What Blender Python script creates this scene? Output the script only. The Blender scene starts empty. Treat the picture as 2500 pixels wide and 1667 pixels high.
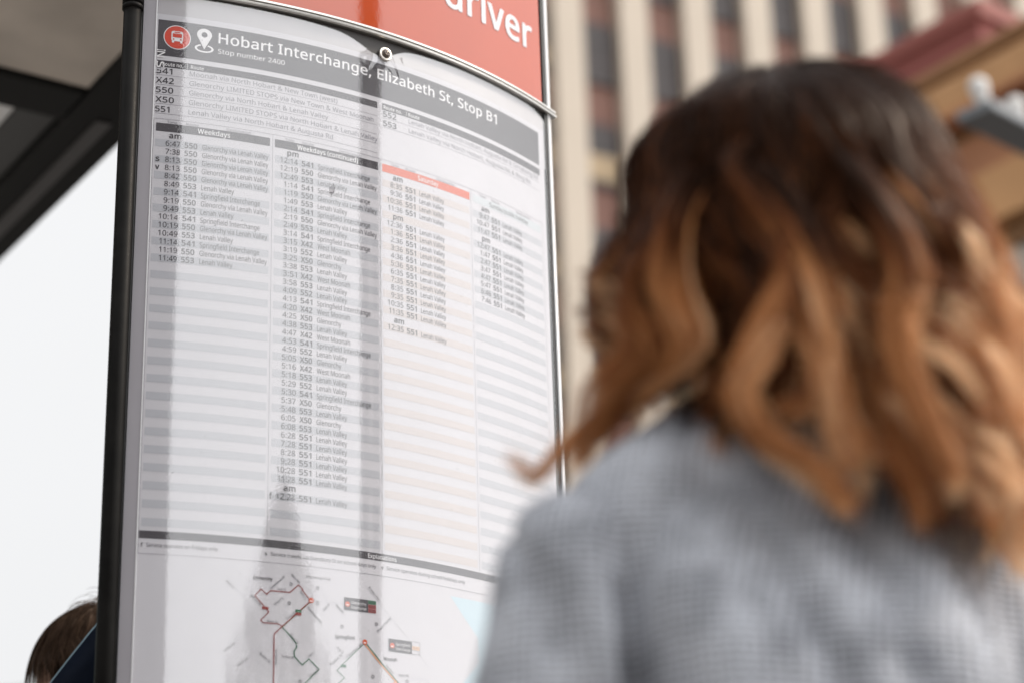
import bpy, bmesh, math, random
import numpy as np
from mathutils import Vector, Matrix, noise
R = math.radians
random.seed(7); rng = np.random.default_rng(7)
scn = bpy.context.scene
# ---------------------------------------------------------------- camera
cam_data = bpy.data.cameras.new('camera'); cam = bpy.data.objects.new('camera', cam_data)
scn.collection.objects.link(cam); scn.camera = cam
TH, RO = 0.3748, 0.031256
F_ = Vector((0, math.cos(TH), math.sin(TH))); U_ = Vector((0, -math.sin(TH), math.cos(TH))); R_ = Vector((1, 0, 0))
rt = R_ * math.cos(RO) - U_ * math.sin(RO); up = R_ * math.sin(RO) + U_ * math.cos(RO)
m = Matrix((rt, up, -F_)).transposed().to_4x4(); m.translation = Vector((0, 0, .95)); cam.matrix_world = m
cam_data.sensor_width = 36; cam_data.lens = 5105.15 / 2500 * 36
cam_data.clip_start = .05; cam_data.clip_end = 3000
cam_data.dof.use_dof = True; cam_data.dof.focus_distance = 2.77; cam_data.dof.aperture_fstop = 2.75
cam_data.dof.aperture_blades = 0
# ---------------------------------------------------------------- world: bright thin overcast, the veiled sun's glow on the right
def dirv(az, el): return Vector((math.sin(R(az)) * math.cos(R(el)), math.cos(R(az)) * math.cos(R(el)), math.sin(R(el))))
SUN_AZ, SUN_EL = 78, 46
world = bpy.data.worlds.new('World'); scn.world = world; world.use_nodes = True
wt = world.node_tree; wt.nodes.clear(); WN = wt.nodes.new; WL = wt.links.new
out = WN('ShaderNodeOutputWorld')
tc = WN('ShaderNodeTexCoord')
sky = WN('ShaderNodeTexSky'); sky.sky_type = 'NISHITA'; sky.sun_disc = False
sky.sun_elevation = R(SUN_EL); sky.sun_rotation = R(SUN_AZ); sky.dust_density = 4
bgs = WN('ShaderNodeBackground'); bgs.inputs[1].default_value = .05; WL(sky.outputs[0], bgs.inputs[0])
dot = WN('ShaderNodeVectorMath'); dot.operation = 'DOT_PRODUCT'; WL(tc.outputs['Generated'], dot.inputs[0]); dot.inputs[1].default_value = dirv(122, 24)
rmp = WN('ShaderNodeValToRGB'); WL(dot.outputs['Value'], rmp.inputs[0])
e = rmp.color_ramp.elements; e[0].position = .25; e[0].color = (0, 0, 0, 1); e[1].position = .97; e[1].color = (1, 1, 1, 1)
ee = e.new(.62); ee.color = (.55, .55, .55, 1)
rmp.color_ramp.interpolation = 'EASE'
sep = WN('ShaderNodeSeparateXYZ'); WL(tc.outputs['Generated'], sep.inputs[0])
nz = WN('ShaderNodeTexNoise'); nz.inputs['Scale'].default_value = 2.2; nz.inputs['Detail'].default_value = 4; WL(tc.outputs['Generated'], nz.inputs['Vector'])
m1 = WN('ShaderNodeMath'); m1.operation = 'MULTIPLY_ADD'; WL(rmp.outputs[0], m1.inputs[0]); m1.inputs[1].default_value = 2.45; m1.inputs[2].default_value = .93
m2 = WN('ShaderNodeMath'); m2.operation = 'MULTIPLY_ADD'; WL(sep.outputs['Z'], m2.inputs[0]); m2.inputs[1].default_value = .12; WL(m1.outputs[0], m2.inputs[2])
m3 = WN('ShaderNodeMath'); m3.operation = 'MULTIPLY_ADD'; WL(nz.outputs[0], m3.inputs[0]); m3.inputs[1].default_value = .10; m3.inputs[2].default_value = .95
m4 = WN('ShaderNodeMath'); m4.operation = 'MULTIPLY'; WL(m2.outputs[0], m4.inputs[0]); WL(m3.outputs[0], m4.inputs[1])
bgc = WN('ShaderNodeBackground'); bgc.inputs[0].default_value = (.985, .99, 1, 1); WL(m4.outputs[0], bgc.inputs[1])
mixw = WN('ShaderNodeMixShader'); mixw.inputs[0].default_value = .93; WL(bgs.outputs[0], mixw.inputs[1]); WL(bgc.outputs[0], mixw.inputs[2])
WL(mixw.outputs[0], out.inputs[0])
sun = bpy.data.lights.new('sun', 'SUN'); sun.energy = 2.5; sun.angle = R(11); sun.color = (1, .87, .72)
so = bpy.data.objects.new('sun', sun); scn.collection.objects.link(so)
so.rotation_euler = dirv(SUN_AZ, SUN_EL).to_track_quat('Z', 'Y').to_euler()
scn.view_settings.view_transform = 'Standard'; scn.view_settings.look = 'None'
scn.view_settings.exposure = 0; scn.view_settings.gamma = 1
scn.cycles.max_bounces = 8; scn.cycles.transparent_max_bounces = 16
scn.cycles.caustics_reflective = False

# ---------------------------------------------------------------- helpers
C = scn.collection
def link(o, parent=None):
    C.objects.link(o)
    if parent: o.parent = parent
    return o
def tag(o, label=None, cat=None, group=None, kind=None):
    if label: o['label'] = label
    if cat: o['category'] = cat
    if group: o['group'] = group
    if kind: o['kind'] = kind
    return o
def empty(name, loc=(0, 0, 0)):
    o = bpy.data.objects.new(name, None); o.location = loc; o.empty_display_size = .1; return link(o)
def child(o, parent):          # parent without moving
    o.parent = parent; o.matrix_parent_inverse = parent_world(parent).inverted(); return o
def parent_world(p):
    mw = Matrix.Translation(p.location) @ p.rotation_euler.to_matrix().to_4x4()
    if p.parent: mw = parent_world(p.parent) @ p.matrix_parent_inverse @ mw
    return mw
class MB:
    def __init__(s): s.v = []; s.f = []; s.n = None
    def add(s, v, f):
        o = len(s.v); s.v += [tuple(map(float, q)) for q in v]; s.f += [tuple(i + o for i in g) for g in f]; return s
    def box(s, c, size, ax=((1, 0, 0), (0, 1, 0), (0, 0, 1))):
        c = Vector(c); a = [Vector(q) for q in ax]; h = [q / 2 for q in size]; v = []
        for i in (-1, 1):
            for j in (-1, 1):
                for k in (-1, 1): v.append(c + a[0] * i * h[0] + a[1] * j * h[1] + a[2] * k * h[2])
        fs = [(0, 1, 3, 2), (4, 6, 7, 5), (0, 4, 5, 1), (2, 3, 7, 6), (0, 2, 6, 4), (1, 5, 7, 3)]
        if Vector(a[0]).cross(a[1]).dot(a[2]) < 0: fs = [g[::-1] for g in fs]
        return s.add(v, fs)
    def tube(s, pts, rad, n=16, caps=True):
        pts = [Vector(p) for p in pts]
        if not hasattr(rad, '__len__'): rad = [rad] * len(pts)
        vs = []; fs = []; t0 = (pts[1] - pts[0]).normalized(); ref = Vector((0, 0, 1)) if abs(t0.z) < .9 else Vector((1, 0, 0))
        a = t0.cross(ref).normalized()
        for i, p in enumerate(pts):
            t = (pts[min(i + 1, len(pts) - 1)] - pts[max(i - 1, 0)]).normalized()
            a = (a - t * a.dot(t)).normalized(); b = t.cross(a)
            for k in range(n):
                w = 2 * math.pi * k / n; vs.append(p + (a * math.cos(w) + b * math.sin(w)) * rad[i])
        for i in range(len(pts) - 1):
            for k in range(n): fs.append((i * n + k, i * n + (k + 1) % n, (i + 1) * n + (k + 1) % n, (i + 1) * n + k))
        if caps: fs += [tuple(range(n - 1, -1, -1)), tuple(range((len(pts) - 1) * n, len(pts) * n))]
        return s.add(vs, fs)
    def sphere(s, c, r, nu=20, nv=14, ax=None):
        c = Vector(c); r = r if hasattr(r, '__len__') else (r, r, r); ax = ax or ((1, 0, 0), (0, 1, 0), (0, 0, 1)); ax = [Vector(a) for a in ax]
        vs = [c + ax[2] * r[2]]; fs = []
        for j in range(1, nv):
            t = math.pi * j / nv
            for i in range(nu):
                p = 2 * math.pi * i / nu
                vs.append(c + ax[0] * r[0] * math.sin(t) * math.cos(p) + ax[1] * r[1] * math.sin(t) * math.sin(p) + ax[2] * r[2] * math.cos(t))
        vs.append(c - ax[2] * r[2]); L = len(vs) - 1
        for i in range(nu):
            k = (i + 1) % nu; fs.append((0, 1 + i, 1 + k)); fs.append((L, L - nu + k, L - nu + i))
        for j in range(nv - 2):
            for i in range(nu):
                k = (i + 1) % nu; a = 1 + j * nu; fs.append((a + i, a + nu + i, a + nu + k, a + k))
        return s.add(vs, fs)
    def cap(s, p, q, r1, r2, n=14):
        p, q = Vector(p), Vector(q); t = (q - p)
        if t.length < 1e-6: return s.sphere(p, r1)
        t.normalize(); pts = []; rr = []
        for k in range(7):
            a = -math.pi / 2 + math.pi / 2 * k / 6; pts.append(p + t * r1 * math.sin(a)); rr.append(max(r1 * math.cos(a), 1e-4))
        for k in range(7):
            a = math.pi / 2 * k / 6; pts.append(q + t * r2 * math.sin(a)); rr.append(max(r2 * math.cos(a), 1e-4))
        return s.tube(pts, rr, n)
    def build(s, name, mat, parent=None, smooth=False, normals=None):
        me = bpy.data.meshes.new(name); me.from_pydata(s.v, [], s.f); me.update()
        if smooth: me.polygons.foreach_set('use_smooth', [True] * len(me.polygons))
        if mat: me.materials.append(mat)
        o = bpy.data.objects.new(name, me); link(o)
        if parent: child(o, parent)
        return o
def bevel(o, w, seg=2):
    b = o.modifiers.new('bevel', 'BEVEL'); b.width = w; b.segments = seg; b.limit_method = 'ANGLE'; b.angle_limit = R(35); return o
# ---------------------------------------------------------------- materials
def mat(name, col, rough=.6, metal=0, ior=None, coat=0, bump=None, var=None, spec=None, attr=None):
    """bump=(scale, strength, distance[, stretch]); var=(scale, amount)"""
    M = bpy.data.materials.new(name); M.use_nodes = True; nt = M.node_tree; b = nt.nodes['Principled BSDF']; N = nt.nodes.new; L = nt.links.new
    b.inputs['Base Color'].default_value = (*col, 1); b.inputs['Roughness'].default_value = rough; b.inputs['Metallic'].default_value = metal
    if ior: b.inputs['IOR'].default_value = ior
    if coat: b.inputs['Coat Weight'].default_value = coat; b.inputs['Coat Roughness'].default_value = .05
    if spec is not None: b.inputs['Specular IOR Level'].default_value = spec
    t = N('ShaderNodeTexCoord')
    if var:
        n = N('ShaderNodeTexNoise'); n.inputs['Scale'].default_value = var[0]; n.inputs['Detail'].default_value = 6; L(t.outputs['Object'], n.inputs['Vector'])
        mr = N('ShaderNodeMapRange'); L(n.outputs[0], mr.inputs[0]); mr.inputs[1].default_value = .25; mr.inputs[2].default_value = .75
        mr.inputs[3].default_value = 1 - var[1]; mr.inputs[4].default_value = 1 + var[1]
        mx = N('ShaderNodeMix'); mx.data_type = 'RGBA'; mx.blend_type = 'MULTIPLY'; mx.inputs[0].default_value = 1; mx.inputs[6].default_value = (*col, 1)
        L(mr.outputs[0], mx.inputs[7]); L(mx.outputs[2], b.inputs['Base Color'])
    if bump:
        n = N('ShaderNodeTexNoise'); n.inputs['Scale'].default_value = bump[0]; n.inputs['Detail'].default_value = 5
        mp = N('ShaderNodeMapping'); L(t.outputs['Object'], mp.inputs[0]); L(mp.outputs[0], n.inputs['Vector'])
        if len(bump) > 3: mp.inputs['Scale'].default_value = bump[3]
        bp = N('ShaderNodeBump'); bp.inputs['Strength'].default_value = bump[1]; bp.inputs['Distance'].default_value = bump[2]
        L(n.outputs[0], bp.inputs['Height']); L(bp.outputs[0], b.inputs['Normal'])
    return M
INK = (.050, .046, .054)
M_paper = mat('paper', (.475, .465, .495), .7, spec=.1, var=(3, .012))
M_ink = mat('ink_dark', INK, .7, spec=.1)
M_black = mat('ink_black', (.03, .028, .034), .7, spec=.1)
M_line = mat('ink_line', (.16, .155, .18), .7, spec=.1)
M_stripe = mat('ink_stripe', (.375, .38, .41), .7, spec=.1)
M_pink = mat('ink_pink', (.455, .415, .41), .7, spec=.1)
M_white = mat('ink_white', (.64, .63, .65), .7, spec=.1)
M_orange = mat('ink_orange', (.50, .070, .018), .7, spec=.1)
M_red = mat('ink_red', (.50, .048, .026), .7, spec=.1)
M_sun = mat('ink_pale', (.43, .46, .485), .7, spec=.1)
M_maroon = mat('ink_maroon', (.22, .03, .03), .7, spec=.1)
M_green = mat('ink_green', (.02, .11, .055), .7, spec=.1)
M_mapor = mat('ink_map_orange', (.62, .25, .09), .7, spec=.1)
M_water = mat('ink_water', (.40, .51, .57), .7, spec=.1)
M_street = mat('ink_street', (.44, .435, .47), .7, spec=.1)
M_beige = mat('ink_beige', (.62, .42, .30), .7, spec=.1)
M_case = mat('dark_case', (.006, .005, .005), .5, spec=.12, bump=(140, .12, .001))
M_post = mat('black_post', (.006, .0055, .005), .5, spec=.07, var=(35, .5), bump=(60, .1, .001))
M_alu = mat('aluminium_trim', (.30, .285, .305), .5, metal=.2, bump=(90, .08, .001), var=(12, .04))
M_lip = mat('white_trim', (.60, .60, .615), .4, coat=.3, var=(9, .03))
M_rail = mat('rail_metal', (.55, .535, .51), .3, metal=.9, bump=(200, .1, .0005), var=(60, .06))
M_seal = mat('rubber_seal', (.008, .008, .008), .5)
M_back = mat('backing_film', (.36, .345, .36), .5, var=(25, .05))
M_recess = mat('recess_shade', (.035, .031, .029), .5, metal=.3)
M_wash = mat('washer_metal', (.62, .58, .53), .3, metal=1, var=(300, .12))
M_screw = mat('screw_metal', (.15, .125, .11), .25, metal=1)

def glass_cover():
    M = bpy.data.materials.new('clear_cover'); M.use_nodes = True; nt = M.node_tree; nt.nodes.clear(); N = nt.nodes.new; L = nt.links.new
    o = N('ShaderNodeOutputMaterial'); t = N('ShaderNodeTexCoord')
    fr = N('ShaderNodeFresnel'); fr.inputs[0].default_value = 2.06
    ge = N('ShaderNodeNewGeometry')
    inv = N('ShaderNodeMath'); inv.operation = 'SUBTRACT'; inv.inputs[0].default_value = 1; L(ge.outputs['Backfacing'], inv.inputs[1])
    fm = N('ShaderNodeMath'); fm.operation = 'MULTIPLY'; L(fr.outputs[0], fm.inputs[0]); L(inv.outputs[0], fm.inputs[1])
    tr = N('ShaderNodeBsdfTransparent'); gl = N('ShaderNodeBsdfGlossy'); gl.inputs['Roughness'].default_value = .05
    mx = N('ShaderNodeMixShader'); L(fm.outputs[0], mx.inputs[0]); L(tr.outputs[0], mx.inputs[1]); L(gl.outputs[0], mx.inputs[2])
    # dust and fine scratches
    n = N('ShaderNodeTexNoise'); n.inputs['Scale'].default_value = 9; n.inputs['Detail'].default_value = 9; n.inputs['Roughness'].default_value = .7; L(t.outputs['Object'], n.inputs['Vector'])
    mr = N('ShaderNodeMapRange'); L(n.outputs[0], mr.inputs[0]); mr.inputs[1].default_value = .42; mr.inputs[2].default_value = .75; mr.inputs[3].default_value = .008; mr.inputs[4].default_value = .06
    vo = N('ShaderNodeTexVoronoi'); vo.inputs['Scale'].default_value = 45; L(t.outputs['Object'], vo.inputs['Vector'])
    sp = N('ShaderNodeMath'); sp.operation = 'LESS_THAN'; L(vo.outputs['Distance'], sp.inputs[0]); sp.inputs[1].default_value = .04
    sa = N('ShaderNodeMath'); sa.operation = 'MULTIPLY_ADD'; L(sp.outputs[0], sa.inputs[0]); sa.inputs[1].default_value = .25; L(mr.outputs[0], sa.inputs[2])
    df = N('ShaderNodeBsdfDiffuse'); df.inputs[0].default_value = (.75, .75, .76, 1)
    mx2 = N('ShaderNodeMixShader'); L(sa.outputs[0], mx2.inputs[0]); L(mx.outputs[0], mx2.inputs[1]); L(df.outputs[0], mx2.inputs[2]); L(mx2.outputs[0], o.inputs[0])
    # slight waviness of the plastic + creases in two places
    w = N('ShaderNodeTexNoise'); w.inputs['Scale'].default_value = 5; w.inputs['Detail'].default_value = 1.5
    mpw = N('ShaderNodeMapping'); mpw.inputs['Scale'].default_value = (.8, .8, .25); L(t.outputs['Object'], mpw.inputs[0]); L(mpw.outputs[0], w.inputs['Vector'])
    f = N('ShaderNodeTexNoise'); f.inputs['Scale'].default_value = 260; f.inputs['Detail'].default_value = 2; L(t.outputs['Object'], f.inputs['Vector'])
    fa = N('ShaderNodeMath'); fa.operation = 'MULTIPLY_ADD'; L(f.outputs[0], fa.inputs[0]); fa.inputs[1].default_value = .004; wm_ = N('ShaderNodeMath'); wm_.operation = 'MULTIPLY'; wm_.inputs[1].default_value = .30; L(w.outputs[0], wm_.inputs[0]); L(wm_.outputs[0], fa.inputs[2])
    last = fa.outputs[0]
    for (c, rad, sc, amp) in CREASES:
        d = N('ShaderNodeVectorMath'); d.operation = 'DISTANCE'; L(t.outputs['Object'], d.inputs[0]); d.inputs[1].default_value = c
        k = N('ShaderNodeMapRange'); k.interpolation_type = 'SMOOTHSTEP'; L(d.outputs['Value'], k.inputs[0]); k.inputs[1].default_value = rad * .35; k.inputs[2].default_value = rad; k.inputs[3].default_value = amp; k.inputs[4].default_value = 0
        cn = N('ShaderNodeTexNoise'); cn.noise_type = 'RIDGED_MULTIFRACTAL' if hasattr(cn, 'noise_type') else 'FBM'; cn.inputs['Scale'].default_value = sc; cn.inputs['Detail'].default_value = 2; cn.inputs['Distortion'].default_value = 1.5
        L(t.outputs['Object'], cn.inputs['Vector'])
        a = N('ShaderNodeMath'); a.operation = 'MULTIPLY_ADD'; L(cn.outputs[0], a.inputs[0]); L(k.outputs[0], a.inputs[1]); L(last, a.inputs[2]); last = a.outputs[0]
    bp = N('ShaderNodeBump'); bp.inputs['Strength'].default_value = 1; bp.inputs['Distance'].default_value = .005; L(last, bp.inputs['Height'])
    L(bp.outputs[0], fr.inputs['Normal']); L(bp.outputs[0], gl.inputs['Normal'])
    return M
# ---------------------------------------------------------------- the curved sign face: (u along the curve, z height, off outward) -> world
S = .16; PX, PY, PS, K = -2.8719 * S, 15.2162 * S, 1.2891, .1717 / S
def face(u, z, off=0.0):
    h = PS - K * u
    x = PX + (math.cos(h) - math.cos(PS)) / K; y = PY - (math.sin(h) - math.sin(PS)) / K
    return (x + math.cos(h) * off, y - math.sin(h) * off, z)
def facea(A, off):
    A = np.asarray(A); h = PS - K * A[:, 0]
    return np.c_[PX + (np.cos(h) - math.cos(PS)) / K + np.cos(h) * off, PY - (np.sin(h) - math.sin(PS)) / K - np.sin(h) * off, A[:, 1]]
CREASES = [(face(.15, 2.195), .085, 12, .40), (face(.21, 2.19), .06, 16, .42), (face(.235, 2.14), .05, 14, .3), (face(.33, 2.405), .06, 18, .7)]
M_cover = glass_cover()
class Print(MB):
    def rect(s, u0, u1, z0, z1, off, du=.008):
        n = max(1, int(math.ceil((u1 - u0) / du))); v = []; f = []
        for i in range(n + 1):
            u = u0 + (u1 - u0) * i / n; v += [face(u, z0, off), face(u, z1, off)]
        for i in range(n): f.append((2 * i, 2 * i + 2, 2 * i + 3, 2 * i + 1))
        return s.add(v, f)
    def poly(s, pts, off): return s.add([face(u, z, off) for u, z in pts], [tuple(range(len(pts)))])
    def line(s, pts, w, off):
        for a, b in zip(pts[:-1], pts[1:]):
            d = Vector((b[0] - a[0], b[1] - a[1])); L = d.length
            if L < 1e-6: continue
            d /= L; n = Vector((-d.y, d.x)) * w / 2; k = max(1, int(abs(b[0] - a[0]) / .008)); e_ = d * w * .4
            for i in range(k):
                p = Vector(a) + d * L * i / k - (e_ if i == 0 else e_ * 0); q = Vector(a) + d * L * (i + 1) / k + (e_ if i == k - 1 else e_ * 0)
                s.poly([tuple(p - n), tuple(q - n), tuple(q + n), tuple(p + n)], off)
        return s
    def disc(s, u, z, r, off, n=28, ring=None, su=1):
        P = [(u + su * r * math.cos(2 * math.pi * k / n), z + r * math.sin(2 * math.pi * k / n)) for k in range(n)]
        if ring is None: return s.poly(P, off)
        Q = [(u + su * ring * math.cos(2 * math.pi * k / n), z + ring * math.sin(2 * math.pi * k / n)) for k in range(n)]
        v = [face(*p, off) for p in P] + [face(*q, off) for q in Q]
        return s.add(v, [(k, (k + 1) % n, n + (k + 1) % n, n + k) for k in range(n)])
    def text(s, txt, u, z, cap, off, width=None, align='L', bold=0, rot=0, anchor='base'):
        """cap = height of a capital; z = baseline; width = wanted width of the string"""
        V, Fc = glyphs(txt, bold); V = V.copy(); x0, x1 = V[:, 0].min(), V[:, 0].max(); V[:, 0] -= x0; w = x1 - x0
        sc = cap / CAP; sx = (width / w) if width else sc * .93; V[:, 0] *= sx; V[:, 1] *= sc; w *= sx
        if anchor == 'mid': V[:, 1] -= cap / 2
        if align == 'R': V[:, 0] -= w
        if align == 'C': V[:, 0] -= w / 2
        c, q = math.cos(rot), math.sin(rot); A = np.c_[u + V[:, 0] * c - V[:, 1] * q, z + V[:, 0] * q + V[:, 1] * c]
        d = max(bold, 0) * cap / CAP * 1.25
        for k_, (du_, dz_) in enumerate([(0, 0)] if d == 0 else [(0, 0), (-d, 0), (d, 0), (0, d * .8), (0, -d * .8)] + ([(-d * .7, -d * .6), (d * .7, d * .6), (-d * .7, d * .6), (d * .7, -d * .6)] if bold > .008 else [])):
            s.add(facea(A + np.array([[du_, dz_]]), off + k_ * .000008).tolist(), Fc)
        return s
    def seg(s, txt, a, b, cap, off, bold=0):
        d = Vector((b[0] - a[0], b[1] - a[1])); return s.text(txt, a[0], a[1], cap, off, width=d.length, rot=math.atan2(d.y, d.x), bold=bold, anchor='mid')
GC = {}
try: FONT = bpy.data.fonts.load(bpy.utils.resource_path('LOCAL') + '/datafiles/fonts/NotoSansHebrew-Regular.woff2')   # Blender's own interface font
except Exception: FONT = None
def glyphs(txt, bold):
    k = (txt, bold)
    if k not in GC:
        cu = bpy.data.curves.new('t', 'FONT'); cu.body = txt
        if FONT: cu.font = FONT
        cu.resolution_u = 4; cu.size = 1; cu.space_character = 1.0 + max(bold, 0) * 3
        o = bpy.data.objects.new('t', cu); C.objects.link(o)
        me = bpy.data.meshes.new_from_object(o.evaluated_get(bpy.context.evaluated_depsgraph_get()))
        n = len(me.vertices); V = np.zeros(n * 3, 'f'); me.vertices.foreach_get('co', V)
        GC[k] = (V.reshape(-1, 3)[:, :2].astype(float), [tuple(p.vertices) for p in me.polygons])
        bpy.data.objects.remove(o); bpy.data.curves.remove(cu); bpy.data.meshes.remove(me)
    return GC[k]
_v, _ = glyphs('H', 0); CAP = _v[:, 1].max() - _v[:, 1].min()

# ================================================================ TOTEM
def ctr(u, off=0): return Vector(face(u, 0, off))
tot = empty('timetable_totem', (-.30, 2.72, 0))
tag(tot, 'tall curved bus stop sign with grey and white timetable under a red header panel', 'bus stop sign')
def sweep(name, u0, u1, prof, mt, parent, du=.01, smooth=False):
    """prof: closed list of (off, z)"""
    b = MB(); n = int((u1 - u0) / du) + 1; k = len(prof); v = []; f = []
    for i in range(n + 1):
        u = u0 + (u1 - u0) * i / n
        v += [face(u, z, o) for o, z in prof]
    for i in range(n):
        for j in range(k): f.append((i * k + j, i * k + (j + 1) % k, (i + 1) * k + (j + 1) % k, (i + 1) * k + j))
    f += [tuple(range(k))[::-1], tuple(range(n * k, n * k + k))]
    b.add(v, f); o = b.build(name, mt, parent, smooth)
    bm = bmesh.new(); bm.from_mesh(o.data); bmesh.ops.recalc_face_normals(bm, faces=bm.faces); bm.to_mesh(o.data); bm.free()
    return o
# casing: lens plan
def plan_prism(name, plan, z0, z1, mt, parent, smooth=False):
    b = MB(); n = len(plan); b.add([(p[0], p[1], z0) for p in plan] + [(p[0], p[1], z1) for p in plan],
        [(i, (i + 1) % n, n + (i + 1) % n, n + i) for i in range(n)] + [tuple(range(n))[::-1], tuple(range(n, 2 * n))])
    o = b.build(name, mt, parent, smooth)
    bm = bmesh.new(); bm.from_mesh(o.data); bmesh.ops.recalc_face_normals(bm, faces=bm.faces); bm.to_mesh(o.data); bm.free(); return o
def casing_plan(u0, u1, off, depth):
    pl = [ctr(u0 + (u1 - u0) * i / 40, off).to_2d() for i in range(41)]
    a, b_ = pl[0], pl[-1]; ch = (b_ - a); nrm = Vector((-ch.y, ch.x)).normalized()
    if nrm.dot(ctr(.3).to_2d() - (a + b_) / 2) > 0: nrm = -nrm
    return pl + [b_ + (a - b_) * i / 24 + nrm * depth * math.sin(math.pi * i / 24) for i in range(1, 24)]
plan_prism('casing', casing_plan(-.020, .684, -.016, .16), .10, 3.30, M_case, tot)
plan_prism('plinth', casing_plan(-.05, .71, .006, .19), 0, .10, M_case, tot)
plan_prism('top_cap', casing_plan(-.03, .70, .004, .17), 3.30, 3.34, M_alu, tot)
# left grey strip, white lip, right seal and trim
def vstrip(name, u0, u1, z0, z1, off0, off1, mt, n=5):
    b = MB(); v = []; f = []
    P = [(u0, off0 - .014), (u0, off0)] + [(u0 + (u1 - u0) * i / n, off0 + (off1 - off0) * i / n) for i in range(1, n)] + [(u1, off1), (u1, off1 - .014)]
    k = len(P); zz = [z0, z1]
    for z in zz: v += [face(u, z, o) for u, o in P]
    f = [(i, (i + 1) % k, k + (i + 1) % k, k + i) for i in range(k)] + [tuple(range(k))[::-1], tuple(range(k, 2 * k))]
    b.add(v, f); o = b.build(name, mt, tot)
    bm = bmesh.new(); bm.from_mesh(o.data); bmesh.ops.recalc_face_normals(bm, faces=bm.faces); bm.to_mesh(o.data); bm.free(); return o
vstrip('edge_strip', -.0185, -.0022, .12, 3.29, .0005, .0030, M_alu)
vstrip('edge_lip', -.0022, -.0008, .12, 3.29, .0040, .0040, M_lip, 2)
vstrip('edge_seal', .6560, .6640, .12, 3.29, .0015, .0015, M_seal)
b = MB(); P = []
for i in range(9):
    a = math.pi / 2 * i / 8; P.append((.6640 + .0205 * math.sin(a), .0035 - .016 * (1 - math.cos(a))))
P = [(.664, -.012)] + P + [(.6845, -.02)]; k = len(P); v = []
for z in (.12, 3.29): v += [face(u, z, o) for u, o in P]
b.add(v, [(i, (i + 1) % k, k + (i + 1) % k, k + i) for i in range(k)] + [tuple(range(k))[::-1], tuple(range(k, 2 * k))])
tr = b.build('edge_trim', M_lip, tot, True)
bm = bmesh.new(); bm.from_mesh(tr.data); bmesh.ops.recalc_face_normals(bm, faces=bm.faces); bm.to_mesh(tr.data); bm.free()
# black round post on the left with collar rings
pc = ctr(-.0330, -.001)
post = MB().tube([(pc.x, pc.y, 0), (pc.x, pc.y, 3.36)], .0118, 40, True).build('side_post', M_post, tot, True)
b = MB()
for z in (2.3985, 2.4075): b.tube([(pc.x, pc.y, z - .0035), (pc.x, pc.y, z - .0025), (pc.x, pc.y, z + .0025), (pc.x, pc.y, z + .0035)], [.0118, .0140, .0140, .0118], 40)
b.build('post_collar', M_post, tot, True)
inner = ctr(-.0205, -.006)
MB().tube([(inner.x, inner.y, .1), (inner.x, inner.y, 3.3)], .0045, 20).build('gap_gasket', M_seal, tot, True)
# header panel
M_redp = mat('red_panel', (.44, .056, .008), .06, ior=1.66, bump=(170, .055, .001), var=(7, .05))
hp = Print(); hp.rect(-.0006, .6505, 2.4355, 3.28, .0012, .008); hdr = hp.build('header_panel', M_redp, tot, True)
Print().rect(.6505, .6560, 2.4355, 3.28, -.003, .002).build('panel_edge_reflection', mat('dark_red_reflection', (.30, .02, .008), .5), tot, True)  # darker red strip paints the seal's reflection at the panel edge
M_hlet = mat('white_vinyl', (.64, .64, .655), .08, ior=1.75)
b = Print(); b.text('driver', .4372, 2.5200, .051, .0019, width=.1904, bold=.014)
dl = b.build('header_lettering', M_hlet, hdr)
# rails
zr = 2.4366
def lathe_prof(z, r, off): return [(off + r * math.cos(a), z + r * .95 * math.sin(a)) for a in [math.pi * 2 * i / 12 for i in range(12)]]
r1 = sweep('upper_rail', -.001, .6800, [(-.012, zr - .0045), (.006, zr - .0045), (.0068, zr - .0035), (.0068, zr - .001), (.0055, zr + .0002), (-.012, zr + .0002)], M_rail, tot)
r2 = sweep('lower_rail', -.001, .6810, [(-.012, zr - .0112), (.0045, zr - .0112), (.0072, zr - .0100), (.0078, zr - .0080), (.0066, zr - .0062), (-.012, zr - .0062)], M_rail, tot)
sweep('rail_groove', -.001, .6810, [(-.012, zr - .0061), (.0025, zr - .0061), (.0025, zr - .0046), (-.012, zr - .0046)], M_seal, tot)
# dark sheet painting the shadow gap behind the cover's top edge
Print().rect(-.0006, .6560, 2.385, zr - .0112, -.0015, .008).build('cover_recess_shade', M_recess, tot, True)
# backing film with a top edge that sags round the screw
def topz(u):
    zt = 2.4234 - .0007 * math.sin(u * 9)
    d = u - .322; sag = .0205 * math.exp(-(d / (.040 if d < 0 else .030)) ** 2) + .006 * math.exp(-(d / .11) ** 2)
    e_ = max(0, u - .61) / .045
    return zt - sag - .012 * e_ ** 1.6
b = Print(); v = []; f = []; n = 160
for i in range(n + 1):
    u = -.0004 + .6560 * i / n; v += [face(u, 2.33, -.0004), face(u, topz(u), -.0004)]
for i in range(n): f.append((2 * i, 2 * i + 2, 2 * i + 3, 2 * i + 1))
b.add(v, f); back = b.build('backing_film', M_back, tot, True)
# poster ---------------------------------------------------------
ZP0 = 1.30
b = Print(); b.rect(-.0004, .6520, ZP0, 2.3938, 0, .008); poster = b.build('poster', M_paper, tot, True)
o1, o2, o3, o4 = .00016, .00030, .00045, .00060
def rowz(i): return 2.2137 - .01166 * i
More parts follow.
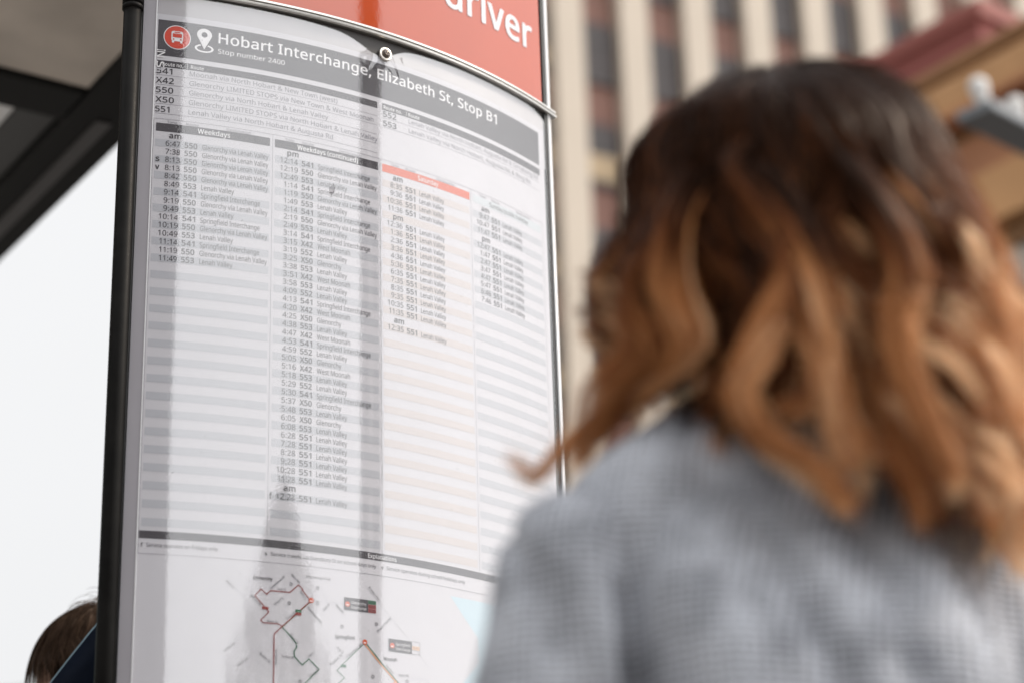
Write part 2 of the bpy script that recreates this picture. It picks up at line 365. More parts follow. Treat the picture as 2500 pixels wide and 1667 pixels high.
# stripes
st = [Print() for _ in range(4)]
for i in range(1, 46, 2):
    z = rowz(i)
    for c in range(4):
        st[c].rect(.0030 + .16 * c + (.0008 if c else 0), .1560 + .16 * c + .0005, z - .0053, z + .0053, o1)
for c in range(4): st[c].build('pink_row_stripes' if c == 2 else 'grey_row_stripes', M_pink if c == 2 else M_stripe, poster, True)
for bn, *bq in (('title_band', .0014, .6386, 2.3310, 2.3852), ('route_band', .0012, .3163, 2.3139, 2.3238), ('route_band', .3243, .6388, 2.3139, 2.3245), ('weekdays_band', .0032, .1561, 2.2190, 2.2309), ('weekdays_band', .1630, .3170, 2.2190, 2.2309), ('explanations_band', .0010, .6396, 1.6684, 1.6782)):
    Print().rect(*bq, o1).build(bn, M_ink, poster, True)
b = Print(); b.rect(.3237, .4776, 2.2190, 2.2309, o1); b.build('saturday_band', M_orange, poster, True)
b = Print(); b.rect(.4850, .6362, 2.2190, 2.2309, o1); b.build('sunday_band', M_sun, poster, True)
# grid lines
b = Print(); lw = .00045
def hl(u0, u1, z): b.rect(u0, u1, z - lw / 2, z + lw / 2, o2)
def vl(u, z0, z1, w=lw): b.rect(u - w / 2, u + w / 2, z0, z1, o2)
hl(0, .6400, 2.2371); hl(0, .6400, 1.6492)
for c in range(5): vl(.16 * c + (0 if c else .0002), 1.6785 if 0 < c < 4 else 1.6492, 2.2371)
for i in range(5):
    z = 2.3018 - .0142 * i; hl(.0012, .3160, z)
    if i < 2: hl(.3250, .6370, z)
b.build('rule_lines', M_line, poster, True)
for q_ in (.0418, .3645): b = Print(); vl(q_, 2.3145, 2.3232); b.build('heading_divider', M_white, poster, True)
# lettering
class Letters:
    def __init__(s, name, mt): s.a = (name, mt)
    def text(s, *a, **k): b_ = Print(); b_.text(*a, **k); b_.build(s.a[0], s.a[1], poster)
W = Letters('white_lettering', M_white); D = Letters('dark_lettering', M_ink); G = Letters('thin_lettering', M_line)
W.text('Hobart Interchange, Elizabeth St, Stop B1', .0828, 2.3607, .0153, o2, width=.4557, bold=.012)
W.text('Stop number 2400', .0822, 2.3449, .0071, o2, width=.0933, bold=.004)
W.text('Route no.', .0085, 2.3160, .0052, o2, width=.0275, bold=.006); W.text('Route', .0465, 2.3160, .0052, o2, width=.0170, bold=.006)
W.text('Route no.', .3265, 2.3162, .0052, o2, width=.0300, bold=.012); W.text('Route', .3680, 2.3162, .0052, o2, width=.0190, bold=.012)
W.text('Weekdays', .0797, 2.2216, .0070, o2, width=.0430, align='C', bold=.012); W.text('Weekdays (continued)', .2400, 2.2216, .0070, o2, width=.0900, align='C', bold=.012)
W.text('Saturday', .4010, 2.2216, .0070, o2, width=.0360, align='C', bold=.006)
W.text('Explanations', .3197, 1.6706, .0056, o2, width=.0425, align='C', bold=.008)
D.text('Sunday/public holiday', .5607, 2.2216, .0066, o2, width=.0860, align='C', bold=.004)
left = [('541', 'Moonah via North Hobart & New Town (west)', .2088), ('X42', 'Glenorchy LIMITED STOPS via New Town & West Moonah', .2650), ('550', 'Glenorchy via North Hobart & Lenah Valley', .1950),
        ('X50', 'Glenorchy LIMITED STOPS via North Hobart & Lenah Valley', .2715), ('551', 'Lenah Valley via North Hobart & Augusta Rd', .2020)]
for i, (n_, t_, w_) in enumerate(left):
    z = 2.3041 - .0142 * i; D.text(n_, .0014 if i != 1 else .0012, z, .0082, o2, width={'541': .0205, 'X42': .0232, 'X50': .0238, '551': .0185}.get(n_, .0225), bold=.016)
    G.text(t_, .0450, z + .0008, .0070, o2, width=w_, bold=-.010)
for i, (n_, t_) in enumerate([('552', 'Lenah Valley via North Hobart, Augusta Rd & Girrabong Rd'), ('553', 'Lenah Valley via North Hobart, Augusta Rd & Ring Rd')]):
    z = 2.3043 - .0142 * i; D.text(n_, .3258, z - .0003, .0082, o2, width=.0215, bold=.016); G.text(t_, .3685, z + .0007, .0068, o2, width=.265 - .02 * i, bold=-.010)
for c in range(4):
    for t_, u_, w_ in (('Time', .0175, .0130), ('Route', .0425, .0163), ('Destination', .0965, .0330)):
        G.text(t_, u_ + .16 * c, 2.2312, .0038, o3, width=w_, bold=-.006)
GL, LV, SP, WM, GY = 'Glenorchy via Lenah Valley', 'Lenah Valley', 'Springfield Interchange', 'West Moonah', 'Glenorchy'
DW = {GL: .0895, LV: .0435, SP: .0789, WM: .0478, GY: .0350}
def rows_of(s):
    o = []
    for t_ in s.split(';'):
        q = t_.split(); o.append((q[0],) if len(q) == 1 else (q[0], q[1], {'G': GL, 'L': LV, 'S': SP, 'W': WM, 'Y': GY}[q[2]]))
    return o
cols = ['am;6:47 550 G;7:38 550 G;8:13 550 G;8:13 550 G;8:42 550 G;8:49 553 L;9:14 541 S;9:19 550 G;9:49 553 L;10:14 541 S;10:19 550 G;10:49 553 L;11:14 541 S;11:19 550 G;11:49 553 L',
 'pm;12:14 541 S;12:19 550 G;12:49 553 L;1:14 541 S;1:19 550 G;1:49 553 L;2:14 541 S;2:19 550 G;2:49 553 L;3:14 541 S;3:15 X42 W;3:19 552 L;3:25 X50 Y;3:38 553 L;3:51 X42 W;3:58 553 L;4:09 552 L;4:13 541 S;4:20 X42 W;4:25 X50 Y;4:38 553 L;4:47 X42 W;4:53 541 S;4:59 552 L;5:05 X50 Y;5:16 X42 W;5:18 553 L;5:29 552 L;5:30 541 S;5:37 X50 Y;5:48 553 L;6:05 X50 Y;6:08 553 L;6:28 551 L;7:28 551 L;8:28 551 L;9:28 551 L;10:28 551 L;11:28 551 L;am;12:28 551 L',
 'am;8:35 551 L;9:36 551 L;10:36 551 L;11:36 551 L;pm;12:36 551 L;1:36 551 L;2:36 551 L;3:36 551 L;4:36 551 L;5:36 551 L;6:35 551 L;7:35 551 L;8:35 551 L;9:35 551 L;10:35 551 L;11:35 551 L;am;12:35 551 L',
 'am;9:47 551 L;10:47 551 L;11:47 551 L;pm;12:47 551 L;1:47 551 L;2:47 551 L;3:47 551 L;4:47 551 L;5:47 551 L;6:46 551 L;7:46 551 L']
TT = [Print() for _ in cols]
for c, cs in enumerate(cols):
    P_ = TT[c]
    for i, r_ in enumerate(rows_of(cs)):
        z = rowz(i) - .0036
        if len(r_) == 1: P_.text(r_[0], .0365 + .16 * c, z, .0076, o3, width=.0155, align='R', bold=.018); continue
        n_ = len(r_[0]); P_.text(r_[0], .0358 + .16 * c, z, .0074, o3, width={4: .0192, 5: .0248}[n_] - (.002 if r_[0].startswith('11') else 0), align='R', bold=.002)
        P_.text(r_[1], .0415 + .16 * c, z, .0074, o3, width=.0163, bold=.014)
        P_.text(r_[2], .0647 + .1602 * c, z, .0072, o3, width=DW[r_[2]], bold=-.004)
TT[0].text('s', .0045, rowz(3) - .0036, .0078, o3, width=.0045, bold=.02); TT[0].text('v', .0043, rowz(4) - .0036, .0078, o3, width=.0048, bold=.02)
TT[1].text('f', .1620, rowz(40) - .0042 - .01166, .0078, o3, width=.0034, bold=.02)
for t_ in TT: t_.build('timetable_lettering', M_ink, poster)
for u0, tk, u1, w_, t_ in ((.0035, 'f', .0102, .0876, 'Service operates on Fridays only'), (.1575, 's', .1651, .1452, 'Service travels via Stansbury St on school days only'), (.3180, 'v', .3261, .1268, 'Service operates during school holidays only')):
    D.text(tk, u0, 1.6578, .0050, o2, bold=.012); D.text(t_, u1, 1.6580, .0048, o2, width=w_, bold=0)
# bus roundel
b = Print(); b.disc(.0270, 2.3606, .0182, o2, 40); b.build('roundel_rim', M_white, poster)
b = Print(); b.disc(.0270, 2.3606, .0170, o3, 40); b.build('roundel_disc', M_red, poster)
b = Print(); cx_, cz_ = .0270, 2.3606
def rr(P_, u0, u1, z0, z1, r, off, n=5):
    pts = []
    for (cu_, cv_, a0) in ((u1 - r, z1 - r, 0), (u0 + r, z1 - r, 90), (u0 + r, z0 + r, 180), (u1 - r, z0 + r, 270)):
        for k_ in range(n + 1): a = R(a0 + 90 * k_ / n); pts.append((cu_ + r * math.cos(a), cv_ + r * math.sin(a)))
    P_.poly(pts, off)
rr(b, cx_ - .0078, cx_ + .0078, cz_ - .0060, cz_ + .0092, .0026, .0006)
b.rect(cx_ - .0070, cx_ - .0040, cz_ - .0085, cz_ - .0055, .0006); b.rect(cx_ + .0040, cx_ + .0070, cz_ - .0085, cz_ - .0055, .0006)
b.build('bus_symbol', M_white, poster)
b = Print(); b.rect(cx_ - .0040, cx_ + .0040, cz_ + .0066, cz_ + .0080, .00075); b.rect(cx_ - .0062, cx_ + .0062, cz_ - .0003, cz_ + .0055, .00075)
for q_ in (-1, 1): b.disc(cx_ + q_ * .0048, cz_ - .0032, .0011, .00075, 16)
b.build('bus_symbol_cutouts', M_red, poster)
# map pin
b = Print(); pu, pz, pr = .0634, 2.3700, .0094; pts = []
for k_ in range(25):
    a = R(-28 + 236 * k_ / 24); pts.append((pu + pr * 1.08 * math.cos(a), pz + pr * math.sin(a)))
hole = [(pu + .0040 * math.cos(R(-28 + 236 * k_ / 24)), pz + .0040 * math.sin(R(-28 + 236 * k_ / 24))) for k_ in range(25)]
v = [face(*p, o2) for p in pts + hole]; b.add(v, [(k_, k_ + 1, 26 + k_, 25 + k_) for k_ in range(24)])
hb_ = [(pu + .0040 * math.cos(R(208 + 124 * k_ / 8)), pz + .0040 * math.sin(R(208 + 124 * k_ / 8))) for k_ in range(9)]
tip = (pu, 2.3477); v = [face(*p, o2) for p in [pts[-1]] + hb_ + [pts[0], tip]]
b.add(v, [(0, i_, i_ + 1, 11) for i_ in range(1, 5)] + [(5, 6, 11)] + [(i_, i_ + 1, 11) for i_ in range(6, 11)])
ring = [];
for k_ in range(33):
    a = R(115 + 310 * k_ / 32); ring.append((pu + .0128 * math.cos(a), 2.3492 + .0062 * math.sin(a), pu + .0098 * math.cos(a), 2.3492 + .0040 * math.sin(a)))
v = [face(q_[0], q_[1], o2) for q_ in ring] + [face(q_[2], q_[3], o2) for q_ in ring]
b.add(v, [(k_, k_ + 1, 34 + k_, 33 + k_) for k_ in range(32)])
b.build('map_pin_symbol', M_white, poster)
# worn vertical letters at the paper's left edge
b = Print()
b.text('SNII', .0008, 2.3045, .0092, .0009, width=.0370, rot=math.pi / 2, bold=.004) if False else None
def rl(ch, zc, cap=.0100, w_=.006, bold=.01): b.text(ch, .0010, zc, cap, .0009, width=w_, rot=-math.pi / 2, bold=bold)
rl('I', 2.3395, .0106, .0016); rl('N', 2.3365, .0104, .0085); rl('S', 2.3215, .0100, .0090); b.build('edge_lettering', M_white, poster)
b = Print(); b.text('E', .0012, 2.3110, .0070, .0009, width=.0062, rot=-math.pi / 2, bold=.0); b.text('I', .0012, 2.2960, .0066, .0009, width=.0016, rot=-math.pi / 2, bold=.0); b.build('edge_lettering', M_street, poster)
# route map
MP = {"red": [[0.2161, 1.608], [0.207, 1.6183], [0.2075, 1.6191], [0.2018, 1.6242], [0.1906, 1.6136], [0.1655, 1.6136], [0.1604, 1.6086], [0.1529, 1.6145], [0.1453, 1.6058], [0.1563, 1.5945], [0.1635, 1.5867], [0.153, 1.5755], [0.1567, 1.5728], [0.1763, 1.5728], [0.1807, 1.5699]], "redv": [[0.219, 1.6063], [0.1807, 1.5699], [0.1705, 1.5596], [0.1706, 1.4992], [0.1705, 1.4644]], "green": [[0.22, 1.6058], [0.1818, 1.5695], [0.1907, 1.5601], [0.1996, 1.5502], [0.2001, 1.5457], [0.1968, 1.5409], [0.1973, 1.5341], [0.2078, 1.5244], [0.2163, 1.5327], [0.23, 1.521], [0.212, 1.5027], [0.1978, 1.4885]], "green2": [[0.2912, 1.5581], [0.2637, 1.5316], [0.2545, 1.5219], [0.2646, 1.5134], [0.257, 1.5064], [0.2462, 1.4967]], "dgreen": [[0.295, 1.5601], [0.3184, 1.5363], [0.3426, 1.5142], [0.3617, 1.4955]], "orange": [[0.2938, 1.5579], [0.3166, 1.5351], [0.3389, 1.5154], [0.358, 1.4951]], "orange2": [[0.3393, 1.517], [0.3298, 1.5098]], "lead1": [[0.2227, 1.6064], [0.264, 1.6071]], "lead2": [[0.2973, 1.5614], [0.3281, 1.5614]], "coast": [[0.4272, 1.6383], [0.4496, 1.6138], [0.4737, 1.5899], [0.4749, 1.5563], [0.4461, 1.5267], [0.4385, 1.5119]], "circs": [[0.1919, 1.6242], [0.2275, 1.6227], [0.1899, 1.6001], [0.2276, 1.6036], [0.2612, 1.5774], [0.3103, 1.5859], [0.3046, 1.5188], [0.3555, 1.5179], [0.2048, 1.5039]], "stops": [[0.219, 1.6063], [0.2933, 1.5611]], "lc": [[0.2688, 1.6069], [0.3334, 1.5612]], "box1": [[0.1579, 1.592], [0.2027, 1.5929], [0.2027, 1.5886], [0.2604, 1.5287]]}
ST = [[[0.1087, 1.6282], [0.1543, 1.5768]], [[0.1062, 1.5345], [0.1559, 1.5739]], [[0.1247, 1.5163], [0.1686, 1.5553]], [[0.124, 1.6263], [0.1413, 1.6078]], [[0.1647, 1.6143], [0.1898, 1.6398]], [[0.1898, 1.6398], [0.2094, 1.6216]], [[0.2938, 1.5607], [0.3371, 1.6032]], [[0.2941, 1.6341], [0.337, 1.5922], [0.3572, 1.5742], [0.3796, 1.5503], [0.3891, 1.5404]], [[0.2129, 1.5988], [0.2344, 1.5778], [0.2319, 1.5714]], [[0.2359, 1.5933], [0.2426, 1.6033], [0.2375, 1.6136], [0.2275, 1.6281]], [[0.251, 1.6073], [0.2645, 1.5932]], [[0.2006, 1.5231], [0.2328, 1.5501]], [[0.2428, 1.5251], [0.2938, 1.5623]], [[0.2536, 1.5505], [0.2663, 1.538]], [[0.1502, 1.5373], [0.1691, 1.5207]], [[0.3584, 1.5229], [0.3849, 1.5243], [0.3964, 1.5147]]]
MT = {"Glenorchy": [[0.1429, 1.6286], [0.1676, 1.6284]], "Springfield": [[0.2516, 1.5641], [0.2786, 1.565]], "Moonah": [[0.3208, 1.5432], [0.3401, 1.5438]], "Derwent Park Rd": [[0.3115, 1.5763], [0.3315, 1.5959]], "Brooker Hwy": [[0.2999, 1.6325], [0.315, 1.617]], "Main Rd": [[0.1928, 1.6367], [0.2029, 1.6271]], "King George V Ave": [[0.2121, 1.6363], [0.245, 1.6359]], "Hull St": [[0.1749, 1.6163], [0.1853, 1.6162]], "Chapel St": [[0.1701, 1.5964], [0.1817, 1.6066]], "Barossa Rd": [[0.1406, 1.6062], [0.1524, 1.5942]], "Tolosa St": [[0.1857, 1.5794], [0.1968, 1.5884]], "Bowen Rd": [[0.1613, 1.5756], [0.175, 1.5752]], "Commercial Rd": [[0.1651, 1.6162], [0.1827, 1.6329]], "Windsor St": [[0.1091, 1.6218], [0.1189, 1.6129]], "Forest Rd": [[0.1085, 1.5346], [0.1199, 1.5446]], "Tolosa  St": [[0.1246, 1.5177], [0.1366, 1.5277]], "Butler St": [[0.1534, 1.5353], [0.1659, 1.5247]], "Coniston Rd": [[0.181, 1.5339], [0.1957, 1.5324]], "Elwick Rd": [[0.2535, 1.6041], [0.2628, 1.5953]], "Goodwood Rd": [[0.2149, 1.5974], [0.2327, 1.5795]], "Creek Rd": [[0.2158, 1.5349], [0.2214, 1.5402]], "Albert Rd": [[0.3427, 1.5247], [0.3575, 1.5254]], "Main Road": [[0.3241, 1.5354], [0.3349, 1.5257]], "Brent St": [[0.1919, 1.5614], [0.2023, 1.5504]], "Eady St": [[0.2354, 1.5956], [0.2434, 1.6041]], "Hopkins St": [[0.2453, 1.5281], [0.2603, 1.5417]], "Charles St": [[0.268, 1.5396], [0.2886, 1.5579]], "Amy St": [[0.2544, 1.5513], [0.2629, 1.5445]], "Norwood Ave": [[0.1734, 1.5225], [0.1732, 1.542]], "Barry St": [[0.2046, 1.6165], [0.212, 1.6064]], "Terry St": [[0.2168, 1.5109], [0.2297, 1.521]]}
b = Print(); cst = [tuple(p) for p in MP['coast']]
cst = cst + [(.4300, 1.4800), (.43, 1.40)]
for p_, q_ in zip(cst[:-1], cst[1:]):
    n = 12
    us = lambda t_: [p_[0] + (q_[0] - p_[0]) * t_, p_[1] + (q_[1] - p_[1]) * t_]
    for j in range(22):
        def e_(t_, j_): a = us(t_); return (a[0] + (.6500 - a[0]) * j_ / 22, a[1])
        b.poly([e_(0, j), e_(1, j), e_(1, j + 1), e_(0, j + 1)], o1)
b.build('map_water', M_water, poster)
b = Print()
for s_ in ST: b.line(s_, .0004, o2)
b.line(MP['lead1'], .0004, o2); b.line(MP['lead2'], .0004, o2); b.build('map_streets', M_street, poster)
b = Print(); b.line(MP['red'], .0013, o3)
b.line(MP['redv'], .0015, o3); b.build('map_red_route', M_maroon, poster)
b = Print(); b.line([(u - .0008, z - .0002) if i < 2 else (u, z) for i, (u, z) in enumerate(MP['green'])], .0014, .00038); b.line(MP['green2'], .0010, .00038); b.line(MP['dgreen'], .0014, .00038); b.build('map_green_route', M_green, poster)
b = Print(); b.line(MP['orange'], .0014, .00038); b.line(MP['orange2'], .0012, .00038); b.build('map_orange_route', M_mapor, poster)
for u, z in MP['stops'] + MP['lc']: b = Print(); b.disc(u, z, .0034, o4, 20); b.build('map_stop_dot', M_orange, poster)
for u, z in MP['stops'] + MP['lc']: b = Print(); b.rect(u - .0018, u + .0018, z - .0016, z - .0002, .0007); b.build('map_bus_mark', M_white, poster)
b = Print()
for t_, u, z in (('Glenorchy', .2740, 1.6078), ('Interchange', .2740, 1.6018), ('Springfield', .3385, 1.5622), ('Interchange', .3385, 1.5562)): b.text(t_, u, z, .0034, .0006, width=.0215)
b.build('map_label_lettering', M_white, poster)
for bn, mt_, of_, *bq in (('map_label_box', M_ink, o3, .264, .2984, 1.5992, 1.6153), ('map_label_box', M_ink, o3, .3281, .3632, 1.5537, 1.5697), ('map_route_box', M_green, o3, .2986, .3098, 1.6102, 1.6152), ('map_route_box', M_green, .0005, .1980, .2060, 1.5895, 1.5930), ('map_route_box', M_green, .0005, .2600, .2668, 1.5265, 1.5298),
        ('map_route_box', M_maroon, o3, .2986, .3098, 1.6047, 1.6097), ('map_route_box', M_maroon, o3, .2986, .3098, 1.5993, 1.6043), ('map_route_box', M_maroon, .0005, .1980, .2060, 1.5858, 1.5892), ('map_route_box', M_maroon, .0005, .1547, .1630, 1.5895, 1.5930)):
    b = Print(); b.rect(*bq, of_); b.build(bn, mt_, poster)
b = Print(); b.rect(.3636, .3752, 1.5594, 1.5642, o3); b.build('map_beige_box', M_beige, poster)
b = Print()
for s_ in ([(.3634, 1.5699), (.3757, 1.5699), (.3754, 1.5538), (.3634, 1.5538)],): b.line(s_, .0004, o4)
for (t_, (a_, c_)) in MT.items():
    bold = .016 if t_ in ('Glenorchy', 'Moonah', 'Springfield') else 0
    b.seg(t_, a_, c_, .0042 if bold else .0032, o4 if bold else .00062, bold)
for u, z in MP['circs']: b.disc(u, z, .0023, o3, 20, ring=.0017); b.text('1', u, z, .0026, o3, align='C', anchor='mid')
for t_, u, z in (('X42', .3042, 1.6113), ('550', .3042, 1.6058), ('X50', .3042, 1.6004), ('541', .3694, 1.5604)): b.text(t_, u, z, .0030, .0006, width=.0085, align='C')
b.build('map_lettering', M_ink, poster)
# clear cover
b = Print(); v = []; f = []; n = 164
for i in range(n + 1):
    u = -.0004 + .6562 * i / n; v += [face(u, ZP0, .0014), face(u, 2.33, .0014), face(u, topz(u), .0014)]
for i in range(n): f += [(3 * i, 3 * i + 3, 3 * i + 4, 3 * i + 1), (3 * i + 1, 3 * i + 4, 3 * i + 5, 3 * i + 2)]
b.add(v, f); cover = b.build('clear_cover', M_cover, tot, True)
# lower cabinet front
Print().rect(-.0004, .6560, .13, ZP0 - .004, .0015, .008).build('lower_panel', M_lip, tot, True)
sweep('lower_rail', -.001, .6850, [(-.012, ZP0 - .006), (.0055, ZP0 - .006), (.0065, ZP0), (.0055, ZP0 + .006), (-.012, ZP0 + .006)], M_rail, tot)
# screw and washer
su_, sz_ = .3288, 2.4013
h = PS - K * su_; nn = Vector((math.cos(h), -math.sin(h), 0)); base = Vector(face(su_, sz_, .0016))
def turned(name, prof, mt, parent, n=32):
    v = []; f = []; a = Vector((0, 0, 1)); b_ = nn.cross(a)
    for (r_, d_) in prof:
        for k_ in range(n): w = 2 * math.pi * k_ / n; v.append(base + nn * d_ + (a * math.cos(w) + b_ * math.sin(w)) * r_)
    for i in range(len(prof) - 1):
        for k_ in range(n): f.append((i * n + k_, i * n + (k_ + 1) % n, (i + 1) * n + (k_ + 1) % n, (i + 1) * n + k_))
    f.append(tuple(range((len(prof) - 1) * n, len(prof) * n)))
    mb = MB(); mb.add(v, f); o = mb.build(name, mt, parent, True)
    bm = bmesh.new(); bm.from_mesh(o.data); bmesh.ops.recalc_face_normals(bm, faces=bm.faces); bm.to_mesh(o.data); bm.free()
    return o
wsh = turned('washer', [(.0100, -.002), (.0103, .0020), (.0098, .0026), (.0066, .0026), (.0064, .0020)], M_wash, tot)
scr = turned('screw', [(.0062, .0018), (.0060, .0032), (.0052, .0048), (.0040, .0058), (.0028, .0062), (.0021, .0062), (.0020, .0040)], M_screw, wsh)
turned('screw_pin', [(.0007, .0040), (.0007, .0060), (.0004, .0064)], M_wash, scr, 12)

# ================================================================ SHELTER
sh = empty('bus_shelter', (-1.6, 4.0, 0)); tag(sh, 'black framed bus shelter roof with grey brown soffit beside the sign', 'bus shelter')
SD = Vector((math.sin(R(146.2)), math.cos(R(146.2)), 0)); CD = Vector((math.sin(R(236.2)), math.cos(R(236.2)), 0))  # along the roof edge; inwards
ZS = 3.10; kz = (ZS - .95) / (2.6 - .95)
O = Vector((-.6811 * kz, 3.0300 * kz, ZS))                       # soffit corner
M_steel = mat('black_steel', (.004, .0037, .0036), .55, spec=.15, var=(3, .3))
M_soff = mat('soffit_panel', (.56, .50, .445), .6, var=(5, .22), bump=(6, .05, .01))
M_dark = mat('dark_panel', (.006, .006, .007), .3)
UPZ = Vector((0, 0, 1)); bw = .156
def sbox(name, a0, a1, c0, c1, z0, z1, mt, parent=sh):
    c_ = O + SD * (a0 + a1) / 2 + CD * (c0 + c1) / 2; c_.z = (z0 + z1) / 2
    return MB().box(c_, (a1 - a0, c1 - c0, z1 - z0), (SD, CD, UPZ)).build(name, mt, parent)
bevel(sbox('edge_beam', -3.2, .62, -bw, 0, ZS, ZS + .16, M_steel), .012)
sbox('beam_flange', -3.1, -.10, -.098, -.062, ZS - .004, ZS + .002, mat('flange_grey', (.035, .032, .033), .4))
bevel(sbox('cross_beam', -.147, 0, .002, 2.4, ZS, ZS + .14, M_steel), .01)
bevel(sbox('back_beam', -3.2, .62, 2.4, 2.52, ZS, ZS + .16, M_steel), .01)
bevel(sbox('end_beam', .62, .72, -bw, 2.52, ZS, ZS + .16, M_steel), .01)
bevel(sbox('end_beam', -3.32, -3.2, -bw, 2.52, ZS, ZS + .16, M_steel), .01)
sbox('soffit', .002, .62, .002, 2.4, ZS + .012, ZS + .05, M_soff)
sbox('dark_ceiling', -3.2, -.149, .002, .094, ZS + .02, ZS + .05, M_dark)
sbox('sky_gap_panel', -3.2, -.149, .096, 2.4, ZS + .025, ZS + .05, mat('sky_gap_panel', (.75, .76, .78), .3))  # opaque pale panel stands in for bright sky through a roof gap
sbox('roof_sheet', -3.3, .70, -bw, 2.5, ZS + .162, ZS + .185, M_steel)
for a in (-3.0, .4):
    p_ = O + SD * a + CD * 2.46
    bevel(MB().box((p_.x, p_.y, ZS / 2), (.1, .1, ZS), (SD, CD, UPZ)).build('roof_post', M_steel, sh), .01)
gp = O + SD * -1.3 + CD * 2.46
M_glz = bpy.data.materials.new('shelter_glass'); M_glz.use_nodes = True; nt = M_glz.node_tree; bb = nt.nodes['Principled BSDF']; bb.inputs['Base Color'].default_value = (.85, .9, .9, 1); bb.inputs['Roughness'].default_value = .03; bb.inputs['Transmission Weight'].default_value = 1; bb.inputs['IOR'].default_value = 1.1
MB().box((gp.x, gp.y, 1.3), (3.1, .012, 2.0), (SD, CD, UPZ)).build('back_glass', M_glz, sh)

# ================================================================ GROUND, STREET
M_asph = mat('asphalt', (.05, .05, .052), .85, var=(1.2, .25), bump=(60, .5, .01))
M_pave = mat('paving', (.26, .245, .23), .8, var=(.8, .12), bump=(20, .3, .005))
def brick_mat(name, c1, c2, mort, scale, bw_=.5, rh=.25, rough=.8, wall=True):
    M = mat(name, c1, rough); nt = M.node_tree; b_ = nt.nodes['Principled BSDF']; t = nt.nodes.new('ShaderNodeTexCoord'); k_ = nt.nodes.new('ShaderNodeTexBrick')
    mp = nt.nodes.new('ShaderNodeMapping'); nt.links.new(t.outputs['Object'], mp.inputs[0]); nt.links.new(mp.outputs[0], k_.inputs['Vector'])
    if wall:      # courses run level on upright walls: (x + y, z)
        sp_ = nt.nodes.new('ShaderNodeSeparateXYZ'); cb = nt.nodes.new('ShaderNodeCombineXYZ'); ad_ = nt.nodes.new('ShaderNodeMath'); nt.links.new(mp.outputs[0], sp_.inputs[0]); nt.links.new(sp_.outputs[0], ad_.inputs[0]); nt.links.new(sp_.outputs[1], ad_.inputs[1]); nt.links.new(ad_.outputs[0], cb.inputs[0]); nt.links.new(sp_.outputs[2], cb.inputs[1]); nt.links.new(cb.outputs[0], k_.inputs['Vector'])
    k_.inputs['Color1'].default_value = (*c1, 1); k_.inputs['Color2'].default_value = (*c2, 1); k_.inputs['Mortar'].default_value = (*mort, 1)
    k_.inputs['Scale'].default_value = scale; k_.inputs['Brick Width'].default_value = bw_; k_.inputs['Row Height'].default_value = rh; k_.inputs['Mortar Size'].default_value = .012
    nt.links.new(k_.outputs[0], b_.inputs['Base Color']); M['mp'] = 1; return M, mp
M_tile, _ = brick_mat('paving_slabs', (.27, .255, .24), (.22, .21, .20), (.12, .12, .11), 1, .6, .4, wall=False)
b = MB(); gn = 40
b.add([(-1500, -1500, -.15), (1500, -1500, -.15), (1500, 1500, -.15), (-1500, 1500, -.15)], [(0, 1, 2, 3)])
tag(b.build('ground', M_pave), kind='structure')
SDv, CDr = -SD, -CD           # street heading -35 deg, and towards the road/right (az 55)
def slab(name, a0, a1, c0, c1, z0, z1, mt):
    c_ = SDv * (a0 + a1) / 2 + CDr * (c0 + c1) / 2; c_.z = (z0 + z1) / 2
    o = MB().box((0, 0, 0), (a1 - a0, c1 - c0, z1 - z0), ((1, 0, 0), (0, 1, 0), (0, 0, 1))).build(name, mt)
    o.location = c_; o.rotation_euler = Matrix((SDv, SDv.cross(UPZ) * -1, UPZ)).transposed().to_euler(); return o
tag(slab('pavement', -60, 90, -6, 3.4, -.15, 0, M_tile), kind='structure')
tag(slab('kerb', -60, 90, 3.402, 3.60, -.15, .005, mat('kerbstone', (.30, .28, .25), .8, var=(3, .15))), kind='structure')
tag(slab('road', -60, 90, 3.602, 11.8, -.16, -.135, M_asph), kind='structure')
tag(slab('far_pavement', -60, 90, 11.802, 15.2, -.15, 0, M_tile), kind='structure')

# ================================================================ BUILDINGS BEHIND
M_cream = mat('cream_render', (.44, .378, .31), .8, var=(.3, .05), bump=(8, .15, .01))
M_brick, _ = brick_mat('red_brown_brick', (.185, .092, .07), (.15, .074, .056), (.15, .10, .08), 1, .9, .3)
M_glassd = mat('dark_window', (.060, .050, .048), .3, spec=.18)
M_blind_glow = mat('tan_blind_glow', (.34, .25, .15), .7)  # blinds whose tan also paints warm interior light in the panes
M_frame = mat('window_frame', (.05, .045, .045), .5)
tw = empty('tower_block', (2.1, 59, 0)); tw.rotation_euler = (0, 0, R(30))   # local x runs along the facade (az 60), local y away
tag(tw, 'tall office block with cream vertical fins between dark windows and red brown brick', 'building')
HT = 52
def lb(mb, x0, x1, y0, y1, z0, z1): return mb.box(((x0 + x1) / 2, (y0 + y1) / 2, (z0 + z1) / 2), (x1 - x0, y1 - y0, z1 - z0))
def lchild(o, p): o.parent = p; return o
def lbuild(mb, name, mt, p, **k_): return lchild(mb.build(name, mt, None, **k_), p)
P2 = 2.55
wall = lbuild(lb(MB(), -6.0, 34, .35, 20, 0, HT), 'wall', M_brick, tw)
lbuild(lb(MB(), -6.4, 34.4, -.6, 20.4, HT, HT + 1.2), 'roof_slab', M_cream, tw)
for i in range(-2, 13):
    lbuild(lb(MB(), i * P2 - .56, i * P2 + .52, -.14, .352, 0, HT - .002), 'fin', M_cream, tw)
